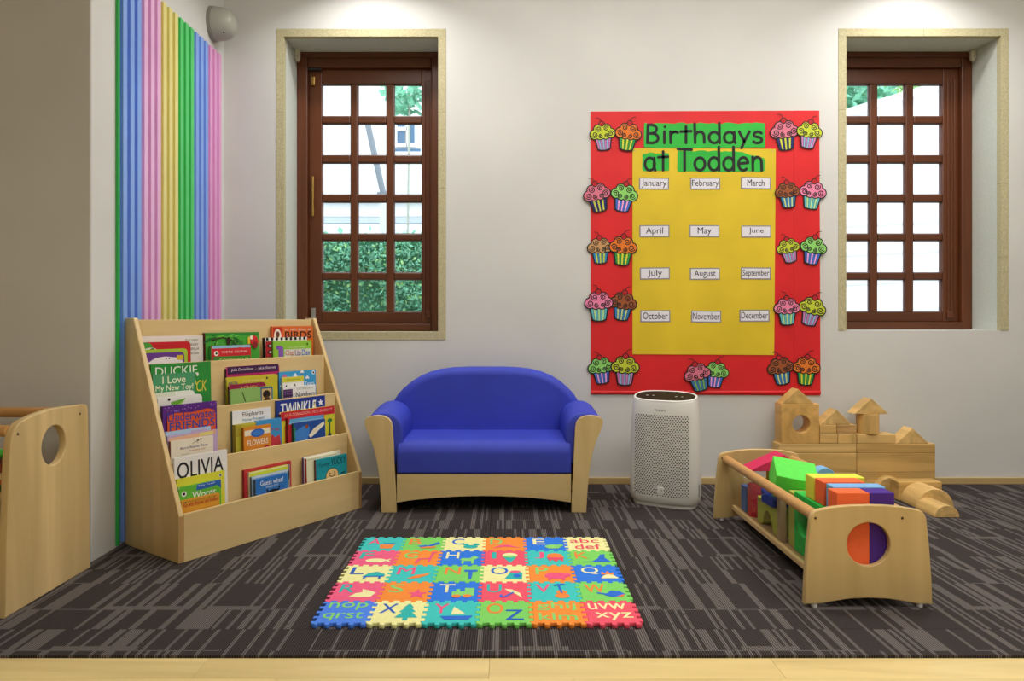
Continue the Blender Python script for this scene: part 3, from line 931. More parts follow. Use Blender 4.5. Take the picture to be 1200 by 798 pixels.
book(4, .617, .223, .797, .010, .279, '8ec63f', '5a8a2a', 'lime green alphabet book with a purple letter, front of the top right stack',
     [R(.08, .20, .10, .17, '7a4aa8'), R(.13, .25, .12, .40, '8a5ab8'), R(.28, .96, .18, .36, 'd9d8c8'), T('Clap', .30, .52, .20, .34, 'b8543c', .02), T('Up', .55, .70, .2, .36, '7a4aa0', .02), T('Day', .73, .95, .2, .36, '3f6ac0', .02), T('and sing a song', .36, .8, .12, .16, 'e8f0c0', 0), E_(.88, .08, .02, .02, K1)])
# --- third tier up
book(3, .0225, .253, .7235, .010, .236, '2f8f3d', '1f6a2c', 'tall green book lettered DUCKIE in white, back of the left stack on the second tier',
     [T('DUCKIE', .07, .76, .05, .19, 'e6eee2', .01), T('CK', .74, .92, .30, .48, 'd9cf4a', .01, .2), SK([(.72, .3), (.74, .36)], .02, 'd9cf4a'), E_(.76, .2, .02, .03, 'e6eee2')])
book(3, .0215, .176, .684, .010, .221, '4c9a6c', '3a7a52', 'sea green book lettered I Love My New Toy in cream',
     [T('I Love', .22, .76, .06, .22, 'eef0d4', .02), T('My New Toy!', .06, .94, .25, .42, 'eef0d4', .02, .05)])
book(3, .026, .159, .613, .010, .206, 'e2e4de', 'c8c8c0', 'plain white book between the sea green book and the leaf book', [R(.0, .5, .0, .1, 'd5d9c8'), E_(.3, .16, .08, .04, '6a8a5a')], True)
book(3, .027, .183, .596, .010, .193, 'e9e9e6', 'd0d0c8', 'white book with a green angular shape, front of the left second tier stack',
     [PL([(.28, .12), (.62, .06), (.45, .26), (.36, .24)], '6fae3c'), PL([(.28, .12), (.36, .24), (.30, .32)], '3f7a2c'), PL([(.62, .06), (.45, .26), (.42, .2)], '9fce5c'), E_(.24, .06, .03, .03, K1)], True)
book(3, .345, .270, .695, .012, .231, 'b42a68', '3a1a3c', 'magenta board book with a dark purple banner of names on the second tier',
     [R(.02, .98, .0, .125, '44204c'), T('Julia Donaldson  -  Nick Sharratt', .08, .93, .03, .085, 'eadcea', 0, .2), E_(.48, .24, .09, .08, '2a1a2a'), SK([(.86, .22), (.89, .18), (.93, .2), (.9, .26), (.87, .32)], .025, 'e0b83a'), SK([(.96, .2), (.97, .26)], .03, 'e0b83a')], True)
book(3, .336, .258, .651, .010, .216, 'c8bc34', '8a8a2a', 'yellow board book band in the middle stack, behind the maroon one',
     [T('and the', .03, .2, .06, .12, '4a3a7a', .02), E_(.78, .06, .018, .02, K1), T('THE BEAR WHO DID', .3, .72, .07, .1, 'e8e09a', 0)], True)
book(3, .339, .181, .620, .010, .201, '8f2148', '5a1a30', 'maroon board book in the middle stack of the second tier', [T('AGNIDI', .28, .75, .06, .15, 'd8a04a', .02)], True)
book(3, .338, .214, .601, .010, .191, '8db668', '6a8a4a', 'pale green book with a blue framed picture, front of the middle second tier stack',
     [SK([(.27, .08), (.33, .26)], .025, '4a5a2a'), R(.69, .98, .02, .36, '2f5a9a'), R(.715, .955, .045, .34, 'c9b070'), E_(.83, .16, .09, .08, '2a2018'), PL([(.74, .3), (.84, .18), (.95, .3)], '5a3a24')], True)
book(3, .606, .212, .656, .015, .221, '3f9cd0', '3a7aa8', 'sky blue book with white flowers, back of the right stack on the second tier',
     [E_(.93, .06, .045, .045, 'e6eef2'), E_(.93, .06, .025, .025, K1), T('Tears', .68, .95, .25, .34, 'dfeaf0', 0), E_(.14, .1, .06, .04, 'c46a9a')] +
     [e for cx, cy in ((.42, .1), (.75, .17), (.06, .3), (.60, .03)) for e in (E_(cx - .025, cy, .025, .025, 'e8f0f4'), E_(cx + .025, cy, .025, .025, 'e8f0f4'), E_(cx, cy - .03, .025, .025, 'e8f0f4'))])
book(3, .614, .121, .632, .010, .206, 'e6e4dc', 'c8c6ba', 'small white book with a yellow top band in the right stack',
     [R(0, 1, .0, .2, 'd2ce3c'), T('Sleepyhead', .2, .8, .07, .14, '8a8a3a', 0), PL([(.06, .4), (.18, .28), (.2, .44)], K1), SK([(.55, .3), (.6, .42)], .05, K1)])
book(3, .608, .184, .588, .010, .193, 'e9e8ea', 'cfcfd0', 'white book lettered Numbers with a purple patterned square, front of the right stack',
     [R(.0, .28, .06, .4, '3a2450')] + [R(.03 + .06 * (i % 4), .065 + .06 * (i % 4), .09 + .075 * (i // 4), .12 + .075 * (i // 4), '8a5a9a') for i in range(14)] + [T('LETTERLAND', .4, .9, .05, .09, '8a9a6a', 0), T('Numbers', .36, .95, .15, .28, '2a2a40', .01)])
# --- second tier
SPK = random.Random(8)
book(2, .0215, .226, .566, .015, .149, '5c2a86', '3a1a5a', 'large purple book lettered Underwater FRIENDS on orange at the left of the third tier',
     [E_(SPK.uniform(.02, .98), SPK.uniform(.01, .11), .012, .012, '9a6ac0') for _ in range(22)] +
     [PL([(.06, .17), (.2, .13), (.5, .15), (.8, .11), (.95, .16), (.95, .6), (.06, .62)], 'd4562c'), T('Underwater', .07, .96, .13, .275, '2b3f96', .03), T('FRIENDS', .10, .93, .29, .43, '31489e', .04)])
book(2, .0235, .188, .469, .010, .134, 'a9c4de', '7a94b8', 'pale blue book top showing just under the purple one', [R(.55, .9, .04, .09, 'b8a8c8')])
book(2, .026, .209, .454, .010, .122, 'bfa6cc', 'a8a0c0', 'lavender book with an orange and yellow strip, third in the left stack', [PL([(.02, .04), (.6, .02), (.95, .0), (.95, .08), (.02, .12)], 'dcae90'), R(.62, .9, .02, .08, 'd9cf7a')])
book(2, .029, .176, .435, .012, .107, 'e4dcca', '8a5a4a', 'cream rhyme book with small blue and red lettering, left on the third tier',
     [SK([(.5, .12), (.54, .09), (.6, .08), (.63, .12)], .012, '8a8a70'), E_(.63, .06, .03, .02, '6a6a5a'), E_(.7, .04, .02, .02, '4a4a44'), T("Boo's Rhyme Time", .22, .86, .16, .22, '3a3a7a', .02), T('A Nursery Book', .42, .80, .245, .285, 'b04a3a', .0), T('shared', .24, .4, .30, .33, '8a8a80', 0)])
book(2, .320, .189, .513, .010, .152, 'e4e6e8', '4a5a58', 'white book with a black and blue elephant title, back of the middle stack',
     [T('Elephants', .26, .80, .05, .17, K1, .0), T('Never Forget!', .26, .82, .19, .27, '2a6a8a', .0)])
book(2, .319, .098, .4585, .020, .127, 'b8b03a', '9a8a2e', 'thick yellow green book standing behind the flowers book at the left', [R(0, .3, .02, .5, 'a89a34')])
book(2, .419, .129, .463, .012, .127, '3f93cf', '2a6a9a', 'bright blue book with red towers, behind the flowers book at the right',
     [PL([(.1, .8), (.14, .55), (.3, .62), (.4, .5), (.5, .62), (.62, .52), (.72, .64), (.9, .55), (.95, .8), (.95, .95), (.1, .95)], 'c23a44'), T('big', .5, .9, .30, .42, 'a04a6a', .02)])
book(2, .345, .133, .4455, .012, .109, 'd98a2e', 'b06a20', 'orange book lettered FLOWERS with a blue oval on the third tier',
     [R(.03, .97, .10, .28, 'e9e0c8'), E_(.5, .22, .25, .13, '2a62c0'), E_(.5, .22, .2, .09, '3f7ad0'), T('FLOWERS', .13, .88, .42, .60, 'f0e8d8', .03), R(.03, .97, .72, 1.2, 'e8d8c0'), E_(.2, .82, .1, .07, '6a4a9a'), E_(.82, .76, .13, .10, 'b02a34'), E_(.5, .8, .05, .07, 'd8a030')])
book(2, .540, .276, .5365, .012, .152, '27398f', '1a2868', 'dark blue book lettered TWINKLE with a white star, back of the right stack',
     [T('TWINKLE', .08, .80, .06, .28, 'eef0f4', .02, .1), PL([(.90, .05), (.915, .09), (.96, .095), (.925, .12), (.94, .165), (.90, .14), (.86, .165), (.875, .12), (.84, .095), (.885, .09)], 'e6ecf8'), PL([(.74, .22), (.78, .06), (.8, .2), (.86, .2)], 'd9cf9a')])
book(2, .552, .308, .484, .014, .137, 'd4cf3a', '8a1f28', 'wide yellow book with a red banner of names across the top in the right stack',
     [R(0, 1, 0, .125, 'c42a34'), T('JULIA DONALDSON - NICK SHARRATT', .06, .96, .03, .085, 'e8a8a0', .01, .1), SK([(.90, .24), (.89, .48)], .03, '1f5a3a'), E_(.90, .22, .05, .03, '2a7a44'), PL([(.86, .42), (.93, .42), (.92, .55), (.87, .55)], '22304a'), R(.06, .12, .2, .5, 'c8502a')], True)
book(2, .577, .209, .457, .014, .122, 'c0303a', '7a1a24', 'red and blue book with a white dot between the yellow and wolf books', [R(.05, .98, .03, .10, '5fa0d0'), E_(.16, .17, .05, .04, 'ece4dc'), R(.03, .98, .10, .14, '8ab8d8'), T('GOLDILOCKS', .26, .9, .15, .20, 'f0d8c8', 0)])
book(2, .597, .181, .432, .012, .107, '2a4f9c', '1f5a4a', 'blue book with a pale snouted animal, front of the right third tier stack',
     [R(0, .06, .1, .7, '2f8a4a'), PL([(.04, .2), (.3, .10), (.5, .14), (.48, .3), (.42, .45), (.05, .5)], '3f7fd0'), PL([(.46, .36), (.62, .20), (.95, .06), (.97, .14), (.7, .32), (.52, .42)], 'eae4d0'), E_(.40, .12, .05, .05, '8a4a2e'), PL([(.22, .58), (.5, .5), (.6, .62), (.4, .70)], 'cfd8e0'), R(.7, .98, .6, .66, '2f9a4a')])
# --- bottom tier
book(1, .0215, .220, .3765, .012, .069, 'e6e4e2', 'd8d6d2', 'large white book with tall heavy black capital letters, back of the bottom left stack',
     [T('OLIVIA', .05, .92, .09, .37, '26262a', .03)])
book(1, .0225, .199, .298, .010, .054, 'd6d53e', 'a8a82e', 'yellow book with small purple lettering behind the green one on the bottom tier',
     [T('Noisy', .02, .23, .14, .23, '5a3a9a', .03), E_(.9, .08, .03, .03, 'e8e4d8'), E_(.9, .08, .02, .02, K1)])
book(1, .023, .172, .269, .012, .039, '63b83c', '3f8a2a', 'bright green board book lettered Words in white with a blue corner',
     [PL([(.42, .0), (1, .0), (1, .2), (.9, .10), (.8, .12), (.4, .13)], '2f62b8'), T('Baby Touch', .45, .85, .02, .07, 'cfe0f0', .0), E_(.11, .15, .06, .06, 'e8e8e0'), E_(.11, .15, .03, .03, K1), T('Words', .3, .86, .15, .30, 'f0f4e8', .02)], True)
book(1, .0235, .156, .222, .012, .024, 'd99a34', 'b0782a', 'mustard orange book with red lettering, front of the bottom left stack',
     [T('Fun with Rhymes and Riddles', .05, .95, .07, .20, 'b8342a', .02), R(.05, .9, .04, .06, 'b88a2a'), R(.05, .5, .36, .39, 'c8862a'), R(.3, .95, .45, .48, 'e0b04a'), E_(.1, .06, .02, .02, K1)])
book(1, .316, .234, .279, .012, .064, 'c03a3c', '96202a', 'red book with a grey picture edge at right, rear of the bottom middle stack', [R(.8, .97, .06, .5, '8f8f98'), E_(.93, .25, .03, .1, '3a3a44')])
book(1, .332, .191, .268, .010, .051, 'cfd83a', 'd8d4c0', 'lime yellow book top in the bottom middle stack', [T('LOOK WHO', .3, .8, .13, .19, '4a5a2a', .0), R(0, 1, 0, .03, 'e6e6b0')])
book(1, .334, .180, .250, .010, .039, '8fb0cf', '5a6a7a', 'grey blue book behind the blue one in the bottom middle stack', [R(0, 1, .0, .04, 'c8d4de')])
book(1, .342, .158, .239, .012, .024, '2f74c4', '4a5a70', 'blue book lettered Guess what with a black creature, front of the bottom middle stack',
     [R(.0, 1, .50, .9, '8fbf7a'), T('Guess what?', .14, .86, .06, .19, 'e6eef6', .01), T('WHO IS IT', .30, .7, .22, .28, 'cfdcea', .0), E_(.53, .42, .18, .09, K1), SK([(.38, .4), (.34, .31)], .04, K1), SK([(.68, .38), (.74, .30)], .04, K1), SK([(.44, .46), (.4, .54)], .05, K1), SK([(.62, .46), (.66, .54)], .05, K1)])
for i, (c, s_, dv, lab) in enumerate((('e6e4da', '6a4a8a', .0505, 'white book with a purple spine, rear of the bottom right stack'), ('e4e2c0', 'b83a34', .0385, 'cream book with a red spine in the bottom right stack'))):
    book(1, .608 + .005 * i, .213 - .03 * i, .283 - .004 * i, .012, dv, c, s_, lab, [R(.03, .97, .02, .05, 'cfcfb0')])
book(1, .654, .184, .2675, .012, .0245, '1f97a6', '6a4a3a', 'teal book lettered Yummy YUCKY with a round yellow face, front of the bottom right stack',
     [T('Yummy', .08, .42, .10, .23, K1, .0, .3), T('YUCKY', .47, .95, .04, .21, K1, .0, .1), E_(.5, .46, .21, .19, K1), E_(.5, .46, .195, .175, 'e3c48a'), E_(.43, .40, .02, .02, K1), E_(.57, .39, .02, .02, K1), SK([(.40, .44), (.46, .48), (.54, .48), (.60, .43)], .02, K1), E_(.5, .43, .03, .015, 'd0a870'), SK([(.78, .46), (.9, .43)], .03, K1)])

# ================================================================== SOFA
sf = thing('childrens_sofa', 'royal blue childrens sofa with birch arm fronts against the back wall', 'sofa', (-.099, 3.172, 0))
BLUE = mat('3644b8', .62, 'fabric', .07, 7., .12, .35)
SBI = birch('z', 'd3ba84', .08, .42)
def sx(px): return (px / 3.87 + 410 - 567) / 252.2
def sz(py): return .9 - (py / 3.87 + 420 - 374) / 252.2
arm = [(143, 700), (140, 640), (134, 555), (124, 480), (112, 420), (96, 372), (78, 330), (67, 300), (66, 285), (74, 271), (96, 262), (124, 258), (152, 262), (174, 272), (187, 288), (192, 310), (197, 400), (203, 530), (209, 620), (210, 700)]
armL = [(sx(a), max(sz(b2), .001)) for a, b2 in arm]
armL = [(a, 0.001 if b2 < .004 else b2) for a, b2 in armL]
def mir(p): return [(-a, b2) for a, b2 in p][::-1]
for pts in (armL, mir(armL)):
    obj('arm_front', curve_mesh([pts], 'W', -.022, 0, .002, res=1), SBI, sf, smooth=35)
# upholstered arms (stadium section along the depth, rising a little to the back)
def armpad(sgn):
    cs = []
    cx, rx = -.475, .085
    prof = [(-.405, .20), (-.385, .30), (-.375, .37), (-.385, .42), (-.415, .452), (-.46, .466), (-.505, .463), (-.54, .445), (-.557, .415), (-.55, .38), (-.53, .345), (-.50, .30), (-.485, .20)]
    rings = []
    for yy, g, dz in ((.0225, .93, 0), (.03, .985, .0), (.06, 1.0, .002), (.2, 1.0, .012), (.33, 1.0, .02), (.40, .97, .02)):
        rings.append([(sgn * (-.465 + (p[0] + .465) * g), yy, .33 + (p[1] - .33) * g + dz * (p[1] > .3)) for p in (prof if sgn > 0 else prof[::-1])])
    m = MB().loft(rings)
    o = obj('arm_cushion', m, BLUE, sf, smooth=60)
    md = o.modifiers.new('sub', 'SUBSURF'); md.levels = md.render_levels = 2
armpad(1); armpad(-1)
# seat
o = obj('seat_cushion', MB().prism([(.004, .181), (.36, .181), (.36, .334), (.10, .334)] + arc(.062, .272, .060, .060, 80, 180, 10), 'X', -.4065, .4065), BLUE, sf, bevel=.008, seg=3, smooth=50)
# back rest: arched outline, rounded edge
bk = [(185, 190), (203, 162), (225, 138), (260, 108), (300, 83), (345, 64), (395, 51), (450, 44), (520, 41), (598, 41)]
def bx(px): return ((px / 3.87 + 410 - 567) * 3.52 / 800)
def bz(py): return .9 - (py / 3.87 + 420 - 374) * 3.52 / 800
top = [(bx(a) + .006, bz(b2)) for a, b2 in bk]
out = [(-.485, .29), (-.486, .42)] + top + mir(top) + [(.486, .42), (.485, .29)]
obj('back_cushion', curve_mesh([out[::-1]], 'W', -.46, -.325, .036, res=5), BLUE, sf, smooth=60)
# apron with a shallow arch, side and back boards
ap = [(-.405, sz(527)), (.405, sz(527)), (.405, sz(655))] + [(.405 - .81 * i / 16, sz(655) + (sz(625) - sz(655)) * math.sin(PI * i / 16) ** .8) for i in range(1, 16)] + [(-.405, sz(655))]
obj('front_apron', curve_mesh([ap], 'W', -.024, -.006), birch('x', 'd3ba84', .08, .42), sf)
for s in (-1, 1):
    xa, xb = sorted((s * .462, s * .480))
    obj('side_board', MB().box(xa, xb, .023, .44, .02, .30), SBI, sf)
obj('back_board', MB().box(-.46, .46, .425, .44, .03, .30), SBI, sf)
for s in (-1, 1):
    xa, xb = sorted((s * .415, s * .480))
    obj('rear_leg', MB().box(xa, xb, .44, .47, 0, .32), SBI, sf)

# ================================================================== ALPHABET FOAM MAT
PX, PY, TT = .1607, .1568, .013
MX0, MY0 = -.565, 1.990
am = thing('alphabet_mat', 'puzzle mat of thirty coloured foam alphabet tiles in front of the sofa', 'play mat', (MX0 + 3 * PX, MY0 + 2.5 * PY, 0))
FCOL = dict(t='3fc8c4', g='7fd566', c='f0eea6', o='f7913a', b='2f7be6', p='f0618a', r='f0586e', l='4f86f0')
rowsM = [
 ['t', 'g', 'c', 'o', 'b', 'c'],
 ['p', 'o', 'b', 'r', 't', 'g'],
 ['c', 't', 'g', 'c', 'o', 'b'],
 ['p', 'o', 'b', 'r', 't', 'g'],
 ['l', 'c', 't', 'g', 'o', 'r']]
def edge(n=4.5, amp=.0068):
    pts = []
    k = 9
    for i in range(k):
        a = amp if i % 2 else -amp
        s0, s1 = i / k, (i + 1) / k
        d = .008 * (1 if i % 2 else -1)
        pts.append((s0 - d if i else 0, a)); pts.append((s1 + d if i < k - 1 else 1, a))
    return pts
ED = edge()
def tile_poly():
    # square from 0..PX, 0..PY whose four sides carry the same wave, so neighbours interlock
    hx, hy = PX, PY
    ins = .0052
    bot = [(s * hx, a) for s, a in ED]
    top_ = [(s * hx, hy + a) for s, a in ED]
    lef = [(a, s * hy) for s, a in ED]
    rig = [(hx + a, s * hy) for s, a in ED]
    cl = lambda q: q
    p = bot[1:-1] + [(hx, 0)] + rig[1:-1] + [(hx, hy)] + top_[1:-1][::-1] + [(0, hy)] + lef[1:-1][::-1] + [(0, 0)]
    return p
TP = tile_poly()
g = .0005
TPs = [(PX / 2 + (x - PX / 2) * (1 - 2 * g / PX), PY / 2 + (y - PY / 2) * (1 - 2 * g / PY)) for x, y in TP]
tile_me = curve_mesh([TPs], 'F', .0002, TT, .0012, res=1)
def Cc(k): return {'t': '2fb8b4', 'g': '8ad878', 'c': 'f2ecb0', 'o': 'f08a40', 'b': '2f6fd6', 'p': 'ee5a86', 'r': 'e8506a', 'd': '2a62c4'}[k]
EL = lambda x, y, rx, ry, c: ('e', x, y, rx, ry, Cc(c))
PO = lambda pts, c: ('p', pts, Cc(c))
ST_ = lambda pts, w, c: ('s', pts, w, Cc(c))
def TX(s, x0, x1, y0, y1, c): return ('t', s, x0, x1, y0, y1, Cc(c), .03)
def LT(s, c, x0=.14, x1=.44, y0=.44, y1=.86): return TX(s, x0, x1, y0, y1, c)
fish = lambda c: [EL(.56, .3, .24, .13, c), PO([(.74, .3), (.92, .42), (.86, .3), (.92, .18)], c)]
art = [[
  [LT('A', 'p'), PO([(.45, .42), (.82, .42), (.78, .14), (.5, .14)], 'o'), ST_([(.55, .5), (.82, .5)], .05, 'b')],
  [LT('B', 'o'), PO([(.38, .32), (.62, .40), (.6, .28), (.48, .24)], 'b'), PO([(.60, .30), (.88, .62), (.93, .48), (.72, .28)], 'b'), PO([(.44, .22), (.86, .30), (.8, .16), (.5, .14)], 'o')],
  [LT('C', 'b', .2, .5), EL(.68, .26, .18, .12, 't'), EL(.56, .42, .08, .07, 't'), EL(.82, .42, .08, .07, 't')],
  [LT('D', 'g'), PO([(.2, .16), (.36, .34), (.56, .42), (.74, .3), (.9, .18), (.7, .24), (.5, .26), (.34, .22)], 'p')],
  [LT('E', 'c', .2, .5), EL(.68, .28, .2, .15, 'g'), PO([(.52, .22), (.58, .1), (.64, .22)], 'g'), PO([(.74, .22), (.8, .1), (.84, .22)], 'g'), EL(.86, .34, .08, .08, 'g')],
  [TX('abc', .12, .84, .56, .90, 'r'), TX('def', .2, .84, .10, .46, 'r')],
 ], [
  [LT('F', 't')] + fish('c'),
  [LT('G', 'g', .16, .48), ST_([(.78, .2), (.8, .55), (.84, .84)], .06, 'p'), ST_([(.5, .16), (.54, .4), (.8, .42)], .07, 'p'), ST_([(.9, .82), (.8, .8)], .06, 'p')],
  [LT('H', 'c'), PO([(.48, .34), (.6, .26), (.76, .26), (.92, .5), (.8, .62), (.7, .44), (.52, .46)], 'g'), ST_([(.55, .3), (.55, .1)], .06, 'g'), ST_([(.78, .3), (.78, .1)], .06, 'g')],
  [LT('I', 't', .2, .30), PO([(.48, .5), (.78, .5), (.63, .12)], 't'), EL(.63, .64, .18, .16, 'c'), EL(.62, .56, .17, .08, 'g')],
  [LT('J', 'p', .2, .42), PO([(.48, .5), (.52, .72), (.68, .8), (.84, .72), (.88, .5)], 'o'), PO([(.48, .5), (.88, .5), (.84, .22), (.76, .36), (.68, .2), (.6, .36), (.54, .22)], 'r')],
  [LT('K', 'o'), PO([(.28, .2), (.5, .24), (.66, .44), (.74, .70), (.86, .72), (.82, .5), (.94, .2), (.62, .2)], 'b')],
 ], [
  [LT('L', 'd'), PO([(.46, .3), (.56, .5), (.74, .58), (.92, .44), (.94, .34)], 't'), ST_([(.48, .3), (.9, .32)], .05, 'b'), ST_([(.52, .28), (.5, .18)], .05, 'b'), ST_([(.84, .28), (.84, .18)], .05, 'b')],
  [LT('M', 'p', .16, .54), PO([(.42, .18), (.6, .38), (.8, .46), (.9, .54), (.86, .40), (.7, .24), (.5, .16)], 'o')],
  [LT('N', 'o', .2, .54), PO([(.62, .70), (.92, .70), (.92, .60), (.82, .58), (.80, .16), (.74, .16), (.72, .58), (.62, .60)], 'b')],
  [LT('O', 'b', .2, .58), PO([(.5, .16), (.62, .5), (.78, .66), (.9, .5), (.88, .14)], 't'), EL(.74, .58, .12, .07, 'p'), EL(.78, .34, .08, .1, 'b')],
  [LT('P', 'g', .18, .46), EL(.62, .34, .26, .18, 'p'), EL(.86, .38, .08, .1, 'p'), ST_([(.48, .22), (.46, .12)], .07, 'p'), ST_([(.74, .22), (.76, .12)], .07, 'p')],
  [LT('Q', 'c', .18, .56), PO([(.56, .2), (.64, .36), (.74, .44), (.86, .38), (.95, .2)], 'c'), PO([(.6, .4), (.62, .56), (.69, .48), (.75, .62), (.8, .48), (.88, .54), (.87, .38), (.74, .44)], 'o')],
 ], [
  [LT('R', 't'), PO([(.4, .2), (.5, .38), (.64, .44), (.6, .6), (.74, .54), (.92, .42), (.84, .2)], 'c')],
  [LT('S', 'g'), PO([(.62, .16), (.66, .34), (.54, .42), (.7, .44), (.76, .62), (.8, .44), (.96, .42), (.84, .32), (.9, .14), (.76, .24)], 'p')],
  [LT('T', 'c', .16, .48), PO([(.44, .26), (.44, .48), (.52, .48), (.52, .6), (.6, .6), (.6, .48), (.7, .48), (.7, .66), (.9, .66), (.9, .26)], 'g'), EL(.54, .24, .09, .08, 'o'), EL(.76, .24, .09, .08, 'o')],
  [LT('U', 't'), PO([(.5, .62), (.66, .58), (.82, .40), (.86, .16), (.74, .34), (.6, .46)], 'c'), ST_([(.68, .42), (.5, .2), (.42, .2), (.44, .3)], .05, 'b')],
  [LT('V', 'p'), EL(.66, .26, .15, .12, 'o'), EL(.66, .44, .11, .1, 'o'), ST_([(.62, .86), (.66, .42)], .05, 'b'), ST_([(.54, .8), (.74, .86)], .05, 'b')],
  [LT('W', 'o', .14, .56), PO([(.5, .30), (.66, .52), (.84, .50), (.94, .34), (.84, .2), (.62, .2)], 'b'), ST_([(.54, .34), (.38, .40)], .06, 'b'), PO([(.72, .20), (.92, .34), (.88, .22)], 'o')],
 ], [
  [TX('nop', .12, .88, .58, .92, 'g'), TX('qrst', .12, .88, .10, .48, 'g')],
  [LT('X', 'd', .14, .46), PO([(.68, .88), (.78, .68), (.73, .68), (.84, .48), (.77, .48), (.9, .24), (.72, .24), (.72, .12), (.62, .12), (.62, .24), (.46, .24), (.58, .48), (.51, .48), (.62, .68), (.57, .68)], 't')],
  [LT('Y', 'p', .16, .44), PO([(.50, .36), (.54, .72), (.78, .40)], 'c'), PO([(.3, .3), (.92, .32), (.84, .14), (.4, .14)], 'b')],
  [TX('O', .16, .48, .42, .88, 'o'), TX('Z', .52, .86, .14, .58, 'd')],
  [TX('ghij', .12, .88, .56, .92, 'g'), TX('klm', .14, .86, .14, .44, 'g')],
  [TX('uvw', .10, .84, .60, .88, 'c'), TX('xyz', .2, .9, .12, .46, 'c')],
 ]]
tm = {}
for r in range(5):
    for c in range(6):
        k = rowsM[r][c]
        me = tm.get(k)
        if me is None:
            me = tile_me.copy(); me.materials.clear(); me.materials.append(foam(FCOL[k])); tm[k] = me
        lx, ly = (c - 3) * PX, (2 - r - .0) * PY - PY * .5
        t = obj('foam_tile', me, None, am, loc=(lx, ly, 0))
        draw(art[r][c], t, 'F', PX * .98, (.0015, .001), t0=TT + .0004, dt=.0003, mk=foam)
# ================================================================== AIR PURIFIER
ap_ = thing('air_purifier', 'white air purifier with a perforated front and black oval top beside the sofa', 'air purifier', (.782, 3.335, 0), (0, 0, math.radians(-27)))
PW = mat('dcdcd8', .38, 'plastic', .015, 6.)
def rr(w, d, z, n=40, ex=3.2, tiltz=0):
    out = []
    for i in range(n):
        a = 2 * PI * i / n
        c, s = math.cos(a), math.sin(a)
        x = w / 2 * math.copysign(abs(c) ** (2 / ex), c); y_ = d / 2 * math.copysign(abs(s) ** (2 / ex), s)
        out.append((x, y_, z + tiltz * y_))
    return out
prof = [(.018, .315, .172, 0), (.03, .33, .186, 0), (.06, .338, .192, 0), (.2, .337, .19, 0), (.36, .33, .182, 0), (.47, .318, .172, .04), (.515, .309, .163, .16), (.532, .303, .157, .22)]
obj('housing', MB().loft([rr(w, d, z, 48, 3.0, tz) for z, w, d, tz in prof]), PW, ap_, smooth=50)
obj('base', MB().loft([rr(.30, .16, 0, 40), rr(.305, .165, .006, 40), rr(.30, .16, .018, 40)]), PW, ap_, smooth=50)
def rim():
    rings = [rr(.303, .157, .5315, 48, 2.6, .22), rr(.305, .159, .5385, 48, 2.6, .22), rr(.295, .149, .5415, 48, 2.6, .22), rr(.289, .143, .538, 48, 2.6, .22)]
    return MB().loft(rings)
obj('top_rim', rim(), mat('eeeeea', .35, 'plastic', .01), ap_, smooth=50)
cpn = obj('control_panel', MB().loft([rr(.288, .142, .5375, 48, 2.5, .22), rr(.286, .140, .5395, 48, 2.5, .22)]), mat('1c1916', .5, 'plastic', .03, 30., 0, .2), ap_, smooth=40)
for x in (-.085, -.056, .056, .085):
    obj('touch_button', MB().tube((x, -.012, .5385), (x, -.012, .5405 - .0), .0055, n=12), mat('c9c6bc', .5, 'print', .02), cpn)
def fronty(x, z):
    for i in range(len(prof) - 1):
        if prof[i][0] <= z <= prof[i + 1][0]:
            f = (z - prof[i][0]) / (prof[i + 1][0] - prof[i][0])
            w = prof[i][1] + f * (prof[i + 1][1] - prof[i][1]); d = prof[i][2] + f * (prof[i + 1][2] - prof[i][2])
    ex = 3.0
    q = min(.999, abs(x) / (w / 2))
    return -d / 2 * (1 - q ** ex) ** (1 / ex)
m = MB()
row = 0
z = .062
while z < .452:
    off = .0064 if row % 2 else 0
    for i in range(-11, 12):
        x = i * .0128 + off
        if abs(x) > .128: continue
        if abs(x) < .016 and z < .108 and z > .068: continue
        y0_ = fronty(x, z) - .0006
        pts = []
        for a in range(6):
            px = x + .0036 * math.cos(a * PI / 3); pz = z + .0036 * math.sin(a * PI / 3)
            pts.append((px, fronty(px, pz) - .0007, pz))
        k = len(m.v); m.v += pts; m.f.append([k + j for j in range(6)])
    z += .0090; row += 1
obj('perforations', m, mat('3a3a3a', .8, 'hole', .02), ap_, kind='stuff')
obj('sensor_badge', curve_mesh([[(-.014 + a, .074 + b2) for a, b2 in ((0, .003), (.003, 0), (.025, 0), (.028, .003), (.028, .025), (.025, .028), (.003, .028), (0, .025))]], 'W', .0, .003, .0005, res=1), mat('e4e4e0', .35, 'plastic', .01), ap_, loc=(0, fronty(0, .08) + .001, 0))
obj('sensor_slot', MB().stroke(arc(.001, .088, .007, .007, -70, 70, 8), .002, 'W', .0012), mat('6a6a66', .5, 'print', .02), ap_, loc=(0, fronty(0, .08) - .002, 0))
obj('maker_name', text_mesh('PHILIPS', 'W', -.028, .022, .472, .481, .0012, .02), mat('24262c', .5, 'ink', .02), ap_, loc=(0, fronty(0, .47) - .0002, 0))
obj('side_grille', MB().box(.168, .1695, -.035, -.015, .06, .12), mat('9a9a96', .5, 'plastic', .02), ap_)

ap_.scale = (1, 1, .975)
